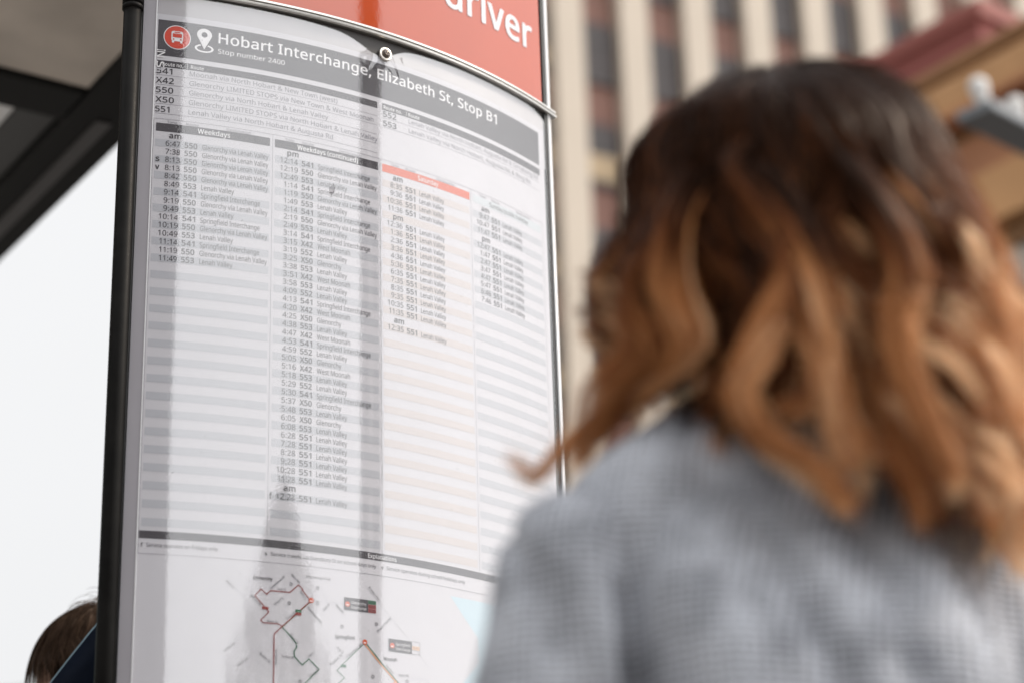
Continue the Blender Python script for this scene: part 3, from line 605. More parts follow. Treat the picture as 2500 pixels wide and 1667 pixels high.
for i in range(-1, 9):
    for fl in range(10):
        zc = 34.5 + 3.7 * (1 - fl) + (.0 if i < 8 else 0)
        if zc < 5: continue
        x0, x1 = i * P2 + .524, (i + 1) * P2 - .564
        wd = lbuild(lb(MB(), x0, x1, .26, .349, zc - 1.12, zc + 1.05), 'window', M_glassd, tw)
        r_ = random.random()
        if (fl >= 2 and r_ < .7) or r_ < .22:
            hgt = (.75 if fl >= 2 else .45) + .3 * random.random(); zz = zc - (.95 if fl >= 2 or r_ < .3 else .2)
            bl = lbuild(lb(MB(), x0 + .04, x1 - .1, .215, .258, zz, zz + hgt), 'blind_glow', M_blind_glow, wd)
        lbuild(lb(MB(), x0, x1, .20, .259, zc - 1.18, zc - 1.121), 'sill', M_frame, wd)
        fr_ = lb(MB(), (x0 + x1) / 2 - .03, (x0 + x1) / 2 + .03, .225, .262, zc - 1.12, zc + 1.05); lb(fr_, x0, x1, .2255, .263, zc + .30, zc + .36); lbuild(fr_, 'window_frame', M_frame, wd)
# red brick building in front of the tower
rb = empty('red_brick_building', (8.6, 24.9, 0)); tag(rb, 'plain red painted brick building with flat top below the tower block', 'building')
M_redb, _ = brick_mat('red_painted_brick', (.235, .062, .05), (.20, .052, .044), (.16, .055, .045), 1, .9, .3)
rbv = Vector((math.sin(R(142)), math.cos(R(142)), 0)); rbn = Vector((rbv.y, -rbv.x, 0)) * -1
p0 = Vector((5.520, 27.239, 0)); 
if rbn.x < 0: rbn = -rbn
def wbox(name, p, d, n_, a0, a1, c0, c1, z0, z1, mt, parent):
    c_ = p + d * (a0 + a1) / 2 + n_ * (c0 + c1) / 2; c_.z = (z0 + z1) / 2
    return MB().box(c_, (a1 - a0, c1 - c0, z1 - z0), (d, n_, UPZ)).build(name, mt, parent)
wbox('wall', p0, rbv, rbn, -3.2, 1.9, 0, 9, 0, 15.75, M_redb, rb)
wbox('coping', p0, rbv, rbn, -3.3, 2.0, -.08, 9.1, 15.75, 16.0, mat('coping', (.235, .066, .052), .7), rb)
# sandstone building at right
M_sand = mat('orange_sandstone', (.47, .255, .115), .8, var=(.9, .22), bump=(6, .4, .03))
M_sandr = mat('red_sandstone', (.36, .16, .08), .8, var=(.8, .25), bump=(6, .4, .03))
M_sandd = mat('cornice_shade', (.26, .135, .06), .8, var=(1.5, .2))  # darker brown paints the shade under and between the mouldings
sb = empty('sandstone_building', (7.5, 18.0, 0)); tag(sb, 'orange sandstone building with moulded cornices behind the woman at right', 'building')
sdv = Vector((math.sin(R(144)), math.cos(R(144)), 0)); sn = Vector((math.sin(R(54)), math.cos(R(54)), 0)); q0 = Vector((4.7165, 18.9094, 0))
def sx(name, c0, z0, z1, mt, a0=-3.2, a1=4.4): return wbox(name, q0, sdv, sn, a0, a1, c0, 7, z0, z1, mt, sb)
sx('wall', .32, 0, 8.7, mat('grey_shopfront', (.36, .34, .31), .7, var=(.9, .15)))
sx('wall', .26, 8.7, 9.24, mat('grey_stone', (.40, .38, .345), .75, var=(1.2, .12)))
sx('wall', .20, 9.24, 9.47, M_sandd)
sx('wall', .0, 9.47, 10.03, M_sand)
sx('wall', .03, 10.03, 10.46, M_sandr)
sx('moulding', .10, 10.46, 10.60, M_sandd)
bevel(sx('cornice', -.26, 10.60, 10.68, M_sandr), .03); bevel(sx('cornice', -.20, 10.68, 11.08, M_sand), .05)
sx('frieze', .04, 11.08, 11.22, M_sandd); bevel(sx('cornice', -.10, 11.22, 11.36, M_sandd), .03)
for i in range(5):
    a0 = -2.6 + i * 1.45
    wn = wbox('window', q0, sdv, sn, a0, a0 + .8, .26, .4, 6.6, 8.35, M_glassd, sb)
    wbox('frame', q0, sdv, sn, a0 - .07, a0 + .87, .22, .319, 8.35, 8.47, mat('stone_frame', (.5, .48, .44), .7), wn)
for i in range(3):
    wbox('pilaster', q0, sdv, sn, -2.95 + i * 2.9, -2.65 + i * 2.9, -.06, .32, 0, 8.69, M_sandr, sb)
# floodlight bracket reaching out from the sandstone wall
fl_ = empty('floodlight_bracket', (3.0, 11.3, 6.8)); tag(fl_, 'grey wall bracket carrying two small white floodlights in front of the sandstone', 'floodlight')
pa, pb = Vector((2.80, 11.16, 6.73)), Vector((5.6, 13.9, 6.78))
d_ = (pb - pa).normalized(); n_ = Vector((-d_.y, d_.x, 0))
M_brk = mat('bracket_grey', (.17, .18, .19), .5, metal=.4)
bevel(MB().box((pa + pb) / 2, ((pb - pa).length, .26, .07), (d_, n_, d_.cross(n_))).build('arm', M_brk, fl_), .015)
pe = pa + (pb - pa) * 1.0
MB().tube([pe, pe + Vector((1.9, 1.4, 0))], .06, 12).build('wall_stay', M_brk, fl_, True)
for t_ in (.030, .130):
    q_ = pa + (pb - pa) * t_ + Vector((0, 0, .03))
    hd = MB().cap(q_ + Vector((0, 0, .06)), q_ + Vector((-.02, -.02, .16)), .042, .062, 20).build('lamp_head', mat('white_lamp', (.62, .60, .58), .5), fl_, True)
    MB().tube([q_, q_ + Vector((0, 0, .05))], .03, 12).build('lamp_stem', M_brk, hd, True)
# hill far down the street
b = MB(); n = 60; v = []; f = []
for j in range(14):
    for i in range(n + 1):
        az = -75 + 110 * i / n; d = 260 + j * 28; t_ = j / 13
        hh = 121 * math.sin(math.pi * min(1, t_ * 1.15) / 2) * (.80 + .22 * math.cos((az + 20) * .08) + .05 * math.sin(az * .5)) * (1 if az < -2 else max(.2, 1 - (az + 2) / 20))
        v.append((math.sin(R(az)) * d, math.cos(R(az)) * d, hh - .2))
for j in range(13):
    for i in range(n): a = j * (n + 1) + i; f.append((a, a + 1, a + n + 2, a + n + 1))
b.add(v, f); tag(b.build('hill', mat('grassy_hill', (.055, .125, .06), .9, var=(.06, .35)), smooth=True), kind='structure')

# ---- unseen things added behind the viewer to put dark shapes in the cover's reflection
pcn = Vector((-.3, 2.5, 0))
def at(az, d): return pcn + Vector((math.sin(R(az)), math.cos(R(az)), 0)) * d
M_offd = mat('tower_cladding', (.66, .66, .67), .5, var=(.5, .1)); 
def block(name, az0, az1, d, hgt, mt, label, floors=8, win=M_frame, depth=8):
    a_, c_ = at(az0, d), at(az1, d); dd = (c_ - a_); w_ = dd.length; dd.normalize(); nn_ = Vector((dd.y, -dd.x, 0))
    if nn_.dot(a_ - pcn) < 0: nn_ = -nn_
    o = empty(name, (a_ + c_) / 2); tag(o, label, 'building')
    wbox('wall', a_, dd, nn_, 0, w_, 0, depth, 0, hgt, mt, o)
    wbox('roof_slab', a_, dd, nn_, -.2, w_ + .2, -.2, depth + .2, hgt, hgt + .4, mt, o)
    nw = max(1, int(w_ / 2.2)); fh = hgt / floors
    for i in range(nw):
        for k_ in range(floors):
            x_ = w_ * (i + .5) / nw; z_ = fh * (k_ + .5)
            wbox('window', a_, dd, nn_, x_ - .3 * w_ / nw, x_ + .3 * w_ / nw, -.05, .02, z_ - fh * .3, z_ + fh * .28, win, o)
    return o
block('added_office', 153.6, 188, 13, 15, mat('grey_brown_brick', (.11, .10, .095), .8, var=(1, .1)), 'unseen dark office block added to darken reflections at the left edge of the sign', 4, M_glassd)  # added out of view so the cover reflects dark at left
block('added_tower', 112.2, 116.8, 62, 62, M_offd, 'unseen slim tower added as a grey streak mirrored in the middle of the sign', 14)  # added out of view to make a streak in the reflection
# unseen conifer, added to mirror a tapered dark shape low in the sign
cp = at(132.5, 16); tr_ = empty('added_conifer', cp); tag(tr_, 'unseen pointed conifer added as a dark shape mirrored low in the sign', 'tree')
MB().tube([cp, cp + Vector((0, 0, 5.5))], [.16, .04], 12).build('trunk', mat('bark', (.07, .05, .035), .9), tr_, True)
b = MB()
for i in range(9000):
    t_ = random.random() ** .75; z_ = 6.9 - 5.9 * t_; rad = min(3.5, .05 + 6.6 * t_ ** .85) * (.35 + .65 * math.sqrt(random.random())) * (1 + .12 * math.sin(z_ * 9)); a = random.random() * 6.283
    c_ = cp + Vector((math.cos(a) * rad, math.sin(a) * rad, z_)); u_ = Vector((math.cos(a), math.sin(a), -.5)).normalized() * .14; w_ = Vector((-math.sin(a), math.cos(a), random.uniform(-.5, .5))) * .07
    b.add([c_ - u_, c_ + w_, c_ + u_, c_ - w_], [(0, 1, 2, 3)])
b.build('crown', mat('conifer_green', (.16, .20, .15), .8), tr_)

# ================================================================ PEOPLE
def remesh(mb, name, mt, parent, voxel, smooth_it=6, disp=None, loc=Vector((0, 0, 0)), cut=None):
    me = bpy.data.meshes.new(name); me.from_pydata(mb.v, [], mb.f); me.update()
    o = bpy.data.objects.new(name, me); C.objects.link(o)
    bm = bmesh.new(); bm.from_mesh(me); bmesh.ops.recalc_face_normals(bm, faces=bm.faces); bm.to_mesh(me); bm.free()
    r_ = o.modifiers.new('r', 'REMESH'); r_.mode = 'VOXEL'; r_.voxel_size = voxel
    s_ = o.modifiers.new('s', 'SMOOTH'); s_.iterations = smooth_it; s_.factor = .5
    me2 = bpy.data.meshes.new_from_object(o.evaluated_get(bpy.context.evaluated_depsgraph_get()))
    bpy.data.objects.remove(o)
    if disp:
        n = len(me2.vertices); co = np.zeros(n * 3, 'f'); me2.vertices.foreach_get('co', co); no = np.zeros(n * 3, 'f'); me2.vertices.foreach_get('normal', no)
        co = co.reshape(-1, 3); no = no.reshape(-1, 3); dd = np.array([disp(Vector(c_)) for c_ in co]); co += no * dd[:, None]; me2.vertices.foreach_set('co', co.ravel())
    me2.name = name; me2.polygons.foreach_set('use_smooth', [True] * len(me2.polygons)); me2.materials.clear(); me2.materials.append(mt)
    o = bpy.data.objects.new(name, me2); C.objects.link(o)
    if parent: child(o, parent)
    return o
M_skin = mat('skin', (.52, .30, .22), .5, var=(8, .05)); M_skin.node_tree.nodes['Principled BSDF'].inputs['Subsurface Weight'].default_value = .15
M_skin.node_tree.nodes['Principled BSDF'].inputs['Subsurface Radius'].default_value = (.01, .004, .002)
M_trous = mat('dark_denim', (.03, .035, .05), .8, var=(60, .15)); M_shoe = mat('black_shoe', (.02, .02, .02), .4)
M_eye = mat('eye_white', (.7, .68, .65), .2); M_iris = mat('brown_iris', (.06, .03, .015), .2)
def rings(mb, R_list, f_, l_, n=28):
    """R_list: (centre, half width along l, half depth along f)"""
    v = []; fs = []
    for (c_, w_, d_, *_x) in R_list:
        for k_ in range(n):
            a = 2 * math.pi * k_ / n; ca, sa = math.cos(a), math.sin(a); e_ = .82
            v.append(Vector(c_) + l_ * w_ * math.copysign(abs(ca) ** e_, ca) + f_ * d_ * math.copysign(abs(sa) ** e_, sa))
    m_ = len(R_list)
    for i in range(m_ - 1):
        for k_ in range(n): fs.append((i * n + k_, i * n + (k_ + 1) % n, (i + 1) * n + (k_ + 1) % n, (i + 1) * n + k_))
    fs += [tuple(range(n))[::-1], tuple(range((m_ - 1) * n, m_ * n))]
    mb.add(v, fs)
def make_body(root, pos, hd, head_c, head_hd, head_pitch, H=1.66, lean=0.0, arm_fwd=.12):
    """bare figure, one continuous mesh; returns joint positions"""
    s = H / 1.66
    f_ = Vector((math.sin(R(hd)), math.cos(R(hd)), 0)); l_ = Vector((-f_.y, f_.x, 0)) ; U3 = Vector((0, 0, 1)); p = Vector(pos)
    if l_.dot(Vector((-1, 0, 0))) < 0: pass
    P_ = lambda a, c_, z: p + l_ * a * s + f_ * (c_ + lean * max(0, z - .9)) * s + U3 * z * s
    J = {}; mb = MB()
    SL = .030 if H < 1.7 else 0
    rings(mb, [(P_(0, 0, .84), .15 * s, .10 * s), (P_(0, -.005, .92), .165 * s, .108 * s), (P_(0, .005, 1.04), .128 * s, .092 * s), (P_(0, .005, 1.14), .128 * s, .095 * s), (P_(0, .0, 1.26), .122 * s, .088 * s), (P_(0, -.005, 1.34 - SL), .120 * s, .072 * s), (P_(0, -.01, 1.375 - SL * .6), .10 * s, .065 * s), (P_(0, -.01, 1.40), .055 * s, .052 * s)], f_, l_)
    nb = P_(0, -.008, 1.37); hc = Vector(head_c)
    hf = Vector((math.sin(R(head_hd)) * math.cos(R(head_pitch)), math.cos(R(head_hd)) * math.cos(R(head_pitch)), math.sin(R(head_pitch))))
    hl_ = U3.cross(hf).normalized(); hu = hf.cross(hl_).normalized()
    Hd = lambda a, b_, c_: hc + hl_ * a * s + hf * b_ * s + hu * c_ * s
    mb.cap(nb, Hd(0, -.02, -.07), .050 * s, .050 * s)
    mb.sphere(Hd(0, -.012, .018), (.073 * s, .092 * s, .088 * s), 28, 20, (hl_, hf, hu))
    mb.sphere(Hd(0, .022, -.035), (.060 * s, .062 * s, .072 * s), 24, 16, (hl_, hf, hu))
    mb.sphere(Hd(0, .062, -.088), (.024 * s, .022 * s, .018 * s), 14, 10, (hl_, hf, hu))        # chin
    mb.cap(Hd(0, .083, .004), Hd(0, .104, -.030), .006 * s, .010 * s, 10)                       # nose
    mb.sphere(Hd(.009, .094, -.034), .007 * s, 10, 8); mb.sphere(Hd(-.009, .094, -.034), .007 * s, 10, 8)
    for q in (-1, 1):
        mb.sphere(Hd(q * .030, .070, .018), (.022 * s, .012 * s, .007 * s), 12, 8, (hl_, hf, hu))   # brow
        mb.sphere(Hd(q * .038, .058, -.025), (.018 * s, .016 * s, .016 * s), 12, 8, (hl_, hf, hu))  # cheek
        mb.sphere(Hd(q * .074, -.008, -.012), (.008 * s, .018 * s, .030 * s), 12, 10, (hl_, hf, hu)) # ear
    mb.sphere(Hd(0, .080, -.056), (.024 * s, .010 * s, .006 * s), 14, 8, (hl_, hf, hu)); mb.sphere(Hd(0, .078, -.066), (.020 * s, .010 * s, .006 * s), 14, 8, (hl_, hf, hu))
    for q in (-1, 1):
        shd, elb, wr = P_(q * (.165 - SL * .38), -.01, 1.335 - SL * .9), P_(q * (.215 - SL * .5), .0, 1.07), P_(q * .225, arm_fwd, .84)
        J['s%d' % q], J['e%d' % q], J['w%d' % q] = shd, elb, wr
        mb.cap(shd, elb, .036 * s, .034 * s); mb.cap(elb, wr, .036 * s, .024 * s)
        # hand: palm, four fingers of unequal length, thumb from the side
        dn = (wr - elb).normalized(); side = f_; pal = l_ * q
        pc_ = wr + dn * .045 * s; mb.sphere(pc_, (.014 * s, .036 * s, .048 * s), 16, 12, (pal, side, dn))
        for k_, (o_, ln) in enumerate(((-.028, .060), (-.010, .072), (.009, .078), (.026, .070))):
            a_ = wr + dn * .080 * s + side * o_ * s; b1 = a_ + (dn * .62 - pal * .12).normalized() * ln * .5 * s; b2 = b1 + (dn * .8 - pal * .5).normalized() * ln * .32 * s; b3 = b2 + (dn * .5 - pal * .85).normalized() * ln * .25 * s
            mb.cap(a_, b1, .0085 * s, .008 * s, 10); mb.cap(b1, b2, .008 * s, .0072 * s, 10); mb.cap(b2, b3, .0072 * s, .006 * s, 10)
        t0 = wr + dn * .02 * s + side * .028 * s; t1 = t0 + (side * .7 + dn * .7).normalized() * .036 * s; t2 = t1 + (dn * .95 + side * .15).normalized() * .028 * s
        mb.cap(t0, t1, .012 * s, .0095 * s, 10); mb.cap(t1, t2, .0095 * s, .0075 * s, 10)
        hip, kn, an = P_(q * .085, 0, .86), P_(q * .09, .015, .47), P_(q * .092, -.01, .085)
        J['h%d' % q], J['k%d' % q], J['a%d' % q] = hip, kn, an
        mb.cap(hip, kn, .082 * s, .054 * s); mb.cap(kn, an, .052 * s, .034 * s); mb.cap(an + f_ * .0, an + f_ * .12 * s - U3 * .045 * s, .036 * s, .03 * s)
    body = remesh(mb, 'body', M_skin, root, .0075, 3)
    for q in (-1, 1):
        ey = MB().sphere(Hd(q * .030, .072, .004), .0125 * s, 14, 10).build('eye', M_eye, root, True)
        MB().sphere(Hd(q * .030, .0805, .004), .0055 * s, 12, 8).build('iris', M_iris, ey, True)
    # trousers and shoes
    mb = MB(); rings(mb, [(P_(0, 0, .80), .165 * s, .12 * s), (P_(0, 0, .90), .178 * s, .12 * s), (P_(0, .004, 1.02), .142 * s, .104 * s)], f_, l_)
    for q in (-1, 1):
        mb.cap(J['h%d' % q], J['k%d' % q], .096 * s, .068 * s); mb.cap(J['k%d' % q], J['a%d' % q] + U3 * .02, .066 * s, .056 * s)
    remesh(mb, 'trousers', M_trous, root, .012, 4)
    for q in (-1, 1):
        a_ = J['a%d' % q]; mb = MB(); g = Vector((a_.x, a_.y, .040 * s)); mb.cap(g - f_ * .035 * s, g + f_ * .15 * s, .041 * s, .037 * s); mb.cap(g, a_ + U3 * .02, .045 * s, .042 * s)
        mb.box(g + f_ * .055 * s - U3 * .032, (.075 * s, .25 * s, .014), (l_, f_, U3))
        remesh(mb, 'shoe', M_shoe, root, .008, 3)
    return J, f_, l_, P_, Hd, (hl_, hf, hu), hc

# --- woman ------------------------------------------------------
wo = empty('person', (.165, 1.41, 0)); tag(wo, 'woman seen from behind in a grey knit jumper with long wavy brown to blonde hair', 'person')
J, f_, l_, P_, Hd, HA, hc = make_body(wo, (.180, 1.425, 0), -24, (.207, 1.415, 1.582), -38, 8, 1.66)
mb = MB()
rings(mb, [(P_(0, 0, .86), .190, .145), (P_(0, 0, .93), .205, .150), (P_(0, 0, 1.05), .190, .135), (P_(0, -.01, 1.18), .158, .140), (P_(0, -.015, 1.25), .146, .132), (P_(0, -.01, 1.320), .138, .108), (P_(0, -.012, 1.362), .110, .080), (P_(0, -.012, 1.398), .078, .068), (P_(0, -.010, 1.435), .066, .062), (P_(0, .0, 1.455), .062, .060)], f_, l_)
for q in (-1, 1):
    s_, e_, w_ = J['s%d' % q], J['e%d' % q], J['w%d' % q]
    s2 = s_ + l_ * q * .004 + Vector((0, 0, .0)); e2 = e_ + l_ * q * .012
    mb.cap(s2, e2, .060, .056); mb.cap(e2, w_ - (w_ - e_).normalized() * .0, .060, .048)
    mb.cap(P_(q * .055, -.012, 1.388), s2, .054, .058)
def wdisp(c_):
    a = noise.noise(Vector((c_.x * 8, c_.y * 8, c_.z * 2.6))) * .017 + noise.noise(Vector((c_.x * 19 + 3 + c_.z * 6, c_.y * 17, c_.z * 6))) * .006
    r_ = abs(noise.noise(Vector((c_.x * 11 + c_.z * 5, c_.y * 11, c_.z * 3 + 5))))
    v_ = c_ - P_(0, 0, 0); la = v_.dot(l_); ba = v_.dot(f_)
    if ba < 0:
        a0 = .158 - .10 * (1.31 - c_.z); w_ = min(1, max(0, (1.335 - c_.z) / .05))
        a += -.024 * math.exp(-((la - a0) / .013) ** 2) * w_ + .013 * math.exp(-((la - a0 + .040) / .020) ** 2) * w_
        a1 = .075 - .25 * (1.33 - c_.z); a += -.012 * math.exp(-((la - a1) / .012) ** 2) * min(1, max(0, (1.36 - c_.z) / .05))
    return a - .012 * max(0, .12 - r_) / .12 * (.5 + .5 * noise.noise(c_ * 5))
M_knit = bpy.data.materials.new('grey_knit'); M_knit.use_nodes = True; nt = M_knit.node_tree; N = nt.nodes.new; L = nt.links.new; pb_ = nt.nodes['Principled BSDF']
t = N('ShaderNodeTexCoord'); mp = N('ShaderNodeMapping'); mp.inputs['Rotation'].default_value = (0, 0, R(24)); L(t.outputs['Object'], mp.inputs[0])
w1 = N('ShaderNodeTexWave'); w1.wave_type = 'BANDS'; w1.bands_direction = 'X'; w1.inputs['Scale'].default_value = 55; w1.inputs['Distortion'].default_value = 3; w1.inputs['Detail'].default_value = 3; w1.inputs['Detail Scale'].default_value = 2; L(mp.outputs[0], w1.inputs['Vector'])
w2 = N('ShaderNodeTexWave'); w2.wave_type = 'BANDS'; w2.bands_direction = 'Z'; w2.inputs['Scale'].default_value = 60; w2.inputs['Distortion'].default_value = 3; w2.inputs['Detail'].default_value = 3; w2.inputs['Detail Scale'].default_value = 2; L(mp.outputs[0], w2.inputs['Vector'])
n3 = N('ShaderNodeTexNoise'); n3.inputs['Scale'].default_value = 22; n3.inputs['Detail'].default_value = 6; L(t.outputs['Object'], n3.inputs['Vector'])
ad = N('ShaderNodeMath'); ad.operation = 'ADD'; L(w1.outputs['Fac'], ad.inputs[0]); L(w2.outputs['Fac'], ad.inputs[1])
ad2 = N('ShaderNodeMath'); ad2.operation = 'MULTIPLY_ADD'; L(n3.outputs[0], ad2.inputs[0]); ad2.inputs[1].default_value = 3.2; L(ad.outputs[0], ad2.inputs[2])
cr = N('ShaderNodeValToRGB'); mr = N('ShaderNodeMapRange'); mr.inputs[1].default_value = 1.3; mr.inputs[2].default_value = 3.7; L(ad2.outputs[0], mr.inputs[0]); L(mr.outputs[0], cr.inputs[0])
cr.color_ramp.elements[0].color = (.11, .115, .14, 1); cr.color_ramp.elements[1].color = (.74, .77, .84, 1)
L(cr.outputs[0], pb_.inputs['Base Color']); pb_.inputs['Roughness'].default_value = .9; pb_.inputs['Sheen Weight'].default_value = .15; pb_.inputs['Specular IOR Level'].default_value = .15
bp = N('ShaderNodeBump'); bp.inputs['Distance'].default_value = .003; bp.inputs['Strength'].default_value = .8; L(ad2.outputs[0], bp.inputs['Height']); L(bp.outputs[0], pb_.inputs['Normal'])
jumper = remesh(mb, 'jumper', M_knit, wo, .009, 5, wdisp)

# --- hair -------------------------------------------------------
def hair_mat(name, stops, rough=.38):
    M = bpy.data.materials.new(name); M.use_nodes = True; nt = M.node_tree; N = nt.nodes.new; L = nt.links.new; p_ = nt.nodes['Principled BSDF']
    a = N('ShaderNodeAttribute'); a.attribute_name = 'tone'; cr = N('ShaderNodeValToRGB'); L(a.outputs['Fac'], cr.inputs[0]); e = cr.color_ramp.elements
    e[0].position = stops[0][0]; e[0].color = (*stops[0][1], 1); e[1].position = stops[-1][0]; e[1].color = (*stops[-1][1], 1)
    for q_, c_ in stops[1:-1]: x_ = e.new(q_); x_.color = (*c_, 1)
    L(cr.outputs[0], p_.inputs['Base Color']); p_.inputs['Roughness'].default_value = rough; o_ = nt.nodes['Material Output']; tl = N('ShaderNodeBsdfTranslucent'); L(cr.outputs[0], tl.inputs[0]); mx = N('ShaderNodeMixShader'); mx.inputs[0].default_value = .26; L(p_.outputs[0], mx.inputs[1]); L(tl.outputs[0], mx.inputs[2]); L(mx.outputs[0], o_.inputs[0]); p_.inputs['Specular IOR Level'].default_value = .09; p_.inputs['Specular Tint'].default_value = (1, .66, .45, 1)
    return M
def strands_mesh(name, PT, TONE, width, center, mt, parent):
    """PT (n, m, 3) strand points -> flat ribbons facing outwards"""
    n, m_, _ = PT.shape; T = np.gradient(PT, axis=1); T /= np.linalg.norm(T, axis=2, keepdims=True) + 1e-9
    rad = PT - np.asarray(center); rad[:, :, 2] *= .3; rad /= np.linalg.norm(rad, axis=2, keepdims=True) + 1e-9
    rad = rad + rng.normal(0, .35, (n, 1, 3)); W_ = np.cross(T, rad); W_ /= np.linalg.norm(W_, axis=2, keepdims=True) + 1e-9
    tt = np.linspace(0, 1, m_)[None, :, None]; wd = width * (1 - .65 * tt ** 3)
    V = np.empty((n, m_, 2, 3), 'f'); V[:, :, 0] = PT - W_ * wd / 2; V[:, :, 1] = PT + W_ * wd / 2
    base = (np.arange(n)[:, None] * m_ + np.arange(m_ - 1)[None, :]) * 2
    Fq = np.stack([base, base + 1, base + 3, base + 2], -1).reshape(-1, 4)
    me = bpy.data.meshes.new(name); me.vertices.add(n * m_ * 2); me.vertices.foreach_set('co', V.ravel())
    nf = len(Fq); me.loops.add(nf * 4); me.loops.foreach_set('vertex_index', Fq.ravel().astype('i')); me.polygons.add(nf)
    me.polygons.foreach_set('loop_start', np.arange(nf, dtype='i') * 4); me.update(calc_edges=True)
    me.polygons.foreach_set('use_smooth', [True] * nf)
    at_ = me.attributes.new('tone', 'FLOAT', 'POINT'); at_.data.foreach_set('value', np.repeat(TONE.reshape(-1), 2).astype('f'))
    me.materials.append(mt); o = bpy.data.objects.new(name, me); C.objects.link(o); child(o, parent); return o
def smooth_path(P, m_):
    P = np.asarray(P, float); n = len(P); d = np.r_[0, np.cumsum(np.linalg.norm(np.diff(P, axis=0), axis=1))]; d /= d[-1]
    x = np.linspace(0, 1, m_); out_ = np.empty((m_, 3)); M_ = np.gradient(P, d, axis=0)
    for k_, t_ in enumerate(x):
        i = min(max(np.searchsorted(d, t_) - 1, 0), n - 2); h_ = d[i + 1] - d[i]; s_ = (t_ - d[i]) / h_
        out_[k_] = (2 * s_ ** 3 - 3 * s_ ** 2 + 1) * P[i] + (s_ ** 3 - 2 * s_ ** 2 + s_) * h_ * M_[i] + (-2 * s_ ** 3 + 3 * s_ ** 2) * P[i + 1] + (s_ ** 3 - s_ ** 2) * h_ * M_[i + 1]
    return out_
def woman_hair():
    hl_, hf, hu = [np.array(a) for a in HA]; c_ = np.array(hc); MS = 34
    semi = np.array([.078, .098, .094]); c0 = c_ + hu * .016 - hf * .012; guides = []; tones = []; spreads = []
    cx, cy = .207, 1.412
    zt = np.array([1.708, 1.704, 1.692, 1.677, 1.661, 1.642, 1.620, 1.603, 1.583, 1.558, 1.537, 1.509, 1.492, 1.451, 1.400, 1.340, 1.290])
    rl = np.array([.004, .026, .050, .072, .093, .109, .113, .111, .115, .134, .144, .143, .134, .118, .125, .135, .14])
    rr_ = np.array([.004, .040, .079, .097, .106, .112, .116, .122, .131, .141, .146, .148, .149, .153, .156, .154, .15])
    rf = np.array([.004, .016, .036, .060, .082, .102, .114, .119, .120, .119, .118, .117, .118, .122, .134, .142, .146])
    cl = rng.random(40) * 6.283; clt = rng.normal(0, 1, 60)
    ng = 380
    for g in range(ng):
        phi = 170 + 268 * (g + rng.random()) / ng if g < ng - 34 else rng.uniform(80, 170)
        short = 80 <= phi < 170
        lay = rng.random() ** .7; hot = rng.random() < .36 and lay > .35
        lam = .80 + .20 * lay
        w_ = math.sin(R(phi)) ** 2; side = rl if math.cos(R(phi)) < 0 else rr_
        pr = side * (1 - w_) + (rf if math.sin(R(phi)) < 0 else rf * .9) * w_
        gap = math.exp(-((phi - 244) / 14) ** 2) * .9 + math.exp(-((phi - 210) / 6) ** 2) * .5 + math.exp(-((phi - 286) / 6) ** 2) * .35  # deep shadow between locks, made by drawing hair in and darkening its tone
        if phi < 238: ze = 1.462 - .0 + rng.normal(0, .012)
        elif phi < 262: ze = 1.415 + rng.normal(0, .015)
        else: ze = 1.352 - .014 * math.sin(R((phi - 262) * 1.4)) + rng.normal(0, .020) + .03 * (1 - lay)
        if short: ze = 1.665
        z0 = 1.708 - .016 * (1 - lay); zz = np.linspace(0, 1, 90); zs = z0 + (ze - z0) * zz ** 1.25
        r_ = np.interp(-zs, -zt, pr) * (lam * np.clip(1 - gap * .16 * np.clip((1.65 - zs) / .1, 0, 1), 0, 1))
        # strands start a little along the parting instead of at one point
        ln = np.r_[0, np.cumsum(np.hypot(np.diff(r_), np.diff(zs)))]; L_ = ln[-1]
        ss = np.linspace(0, L_, MS); r_ = np.interp(ss, ln, r_); zs = np.interp(ss, ln, zs)
        am = np.clip((1.625 - zs) / .11, 0, 1); wl = .122 + .030 * math.sin(phi * .05 + 1) + rng.normal(0, .006); ph = cl[int(phi / 13) % 40] * .5 + rng.normal(0, .55)
        A_ = am * (.0125 + .004 * rng.normal()) * (1.15 if hot else 1)
        tang = A_ * np.sin(2 * math.pi * ss / wl + ph) + (.010 * rng.normal()) * am
        rad = A_ * .75 * np.cos(2 * math.pi * ss / wl + ph + .5)
        drift = R(1.0) * (18 * np.clip((1.70 - zs) / .3, 0, 1)) * (1 if phi > 262 else -.6)      # locks lean outwards on their way down
        ap = R(phi) + drift * np.sin(R(np.clip(phi - 180, 0, 180)))
        rr2 = np.maximum(r_ + rad, .004)
        P = np.c_[cx + rr2 * np.cos(ap) - tang * np.sin(ap), cy + rr2 * np.sin(ap) + tang * np.cos(ap), zs + .25 * A_ * np.sin(2 * math.pi * ss / wl + ph + 1.6)]
        P[:, 1] += .012 * np.clip((1.70 - zs) / .05, 0, 1) * 0
        guides.append(P)
        right = np.clip((phi - 300) / 45, 0, 1) if phi > 300 else 0
        tn = .07 + .06 * np.clip((1.70 - zs) / .08, 0, 1) + .13 * (np.clip((1.57 - zs) / .06, 0, 1) if phi < 218 else 0) + .66 * np.clip((1.625 + .025 * right - zs) / .18, 0, 1) + .38 * right * np.clip((1.63 - zs) / .09, 0, 1) + .085 * clt[int(phi / 7.5) % 60] * am + rng.normal(0, .06) - gap * .6 * am - .46 * (1 - lay) * (1 - .35 * am) + (.24 if hot else -.16) * am * (.4 + np.clip((1.66 - zs) / .1, 0, 1))  # balayage tone, with shade painted into the gaps and inner layers
        tones.append(np.clip(tn, 0, 1)); spreads.append(.0062 + .002 * rng.random() if hot else .0105 + .006 * rng.random())
    # hand placed locks: one swept left over the shoulder, two forming the loop on the back
    def D3(*pts): return smooth_path(pts, MS)
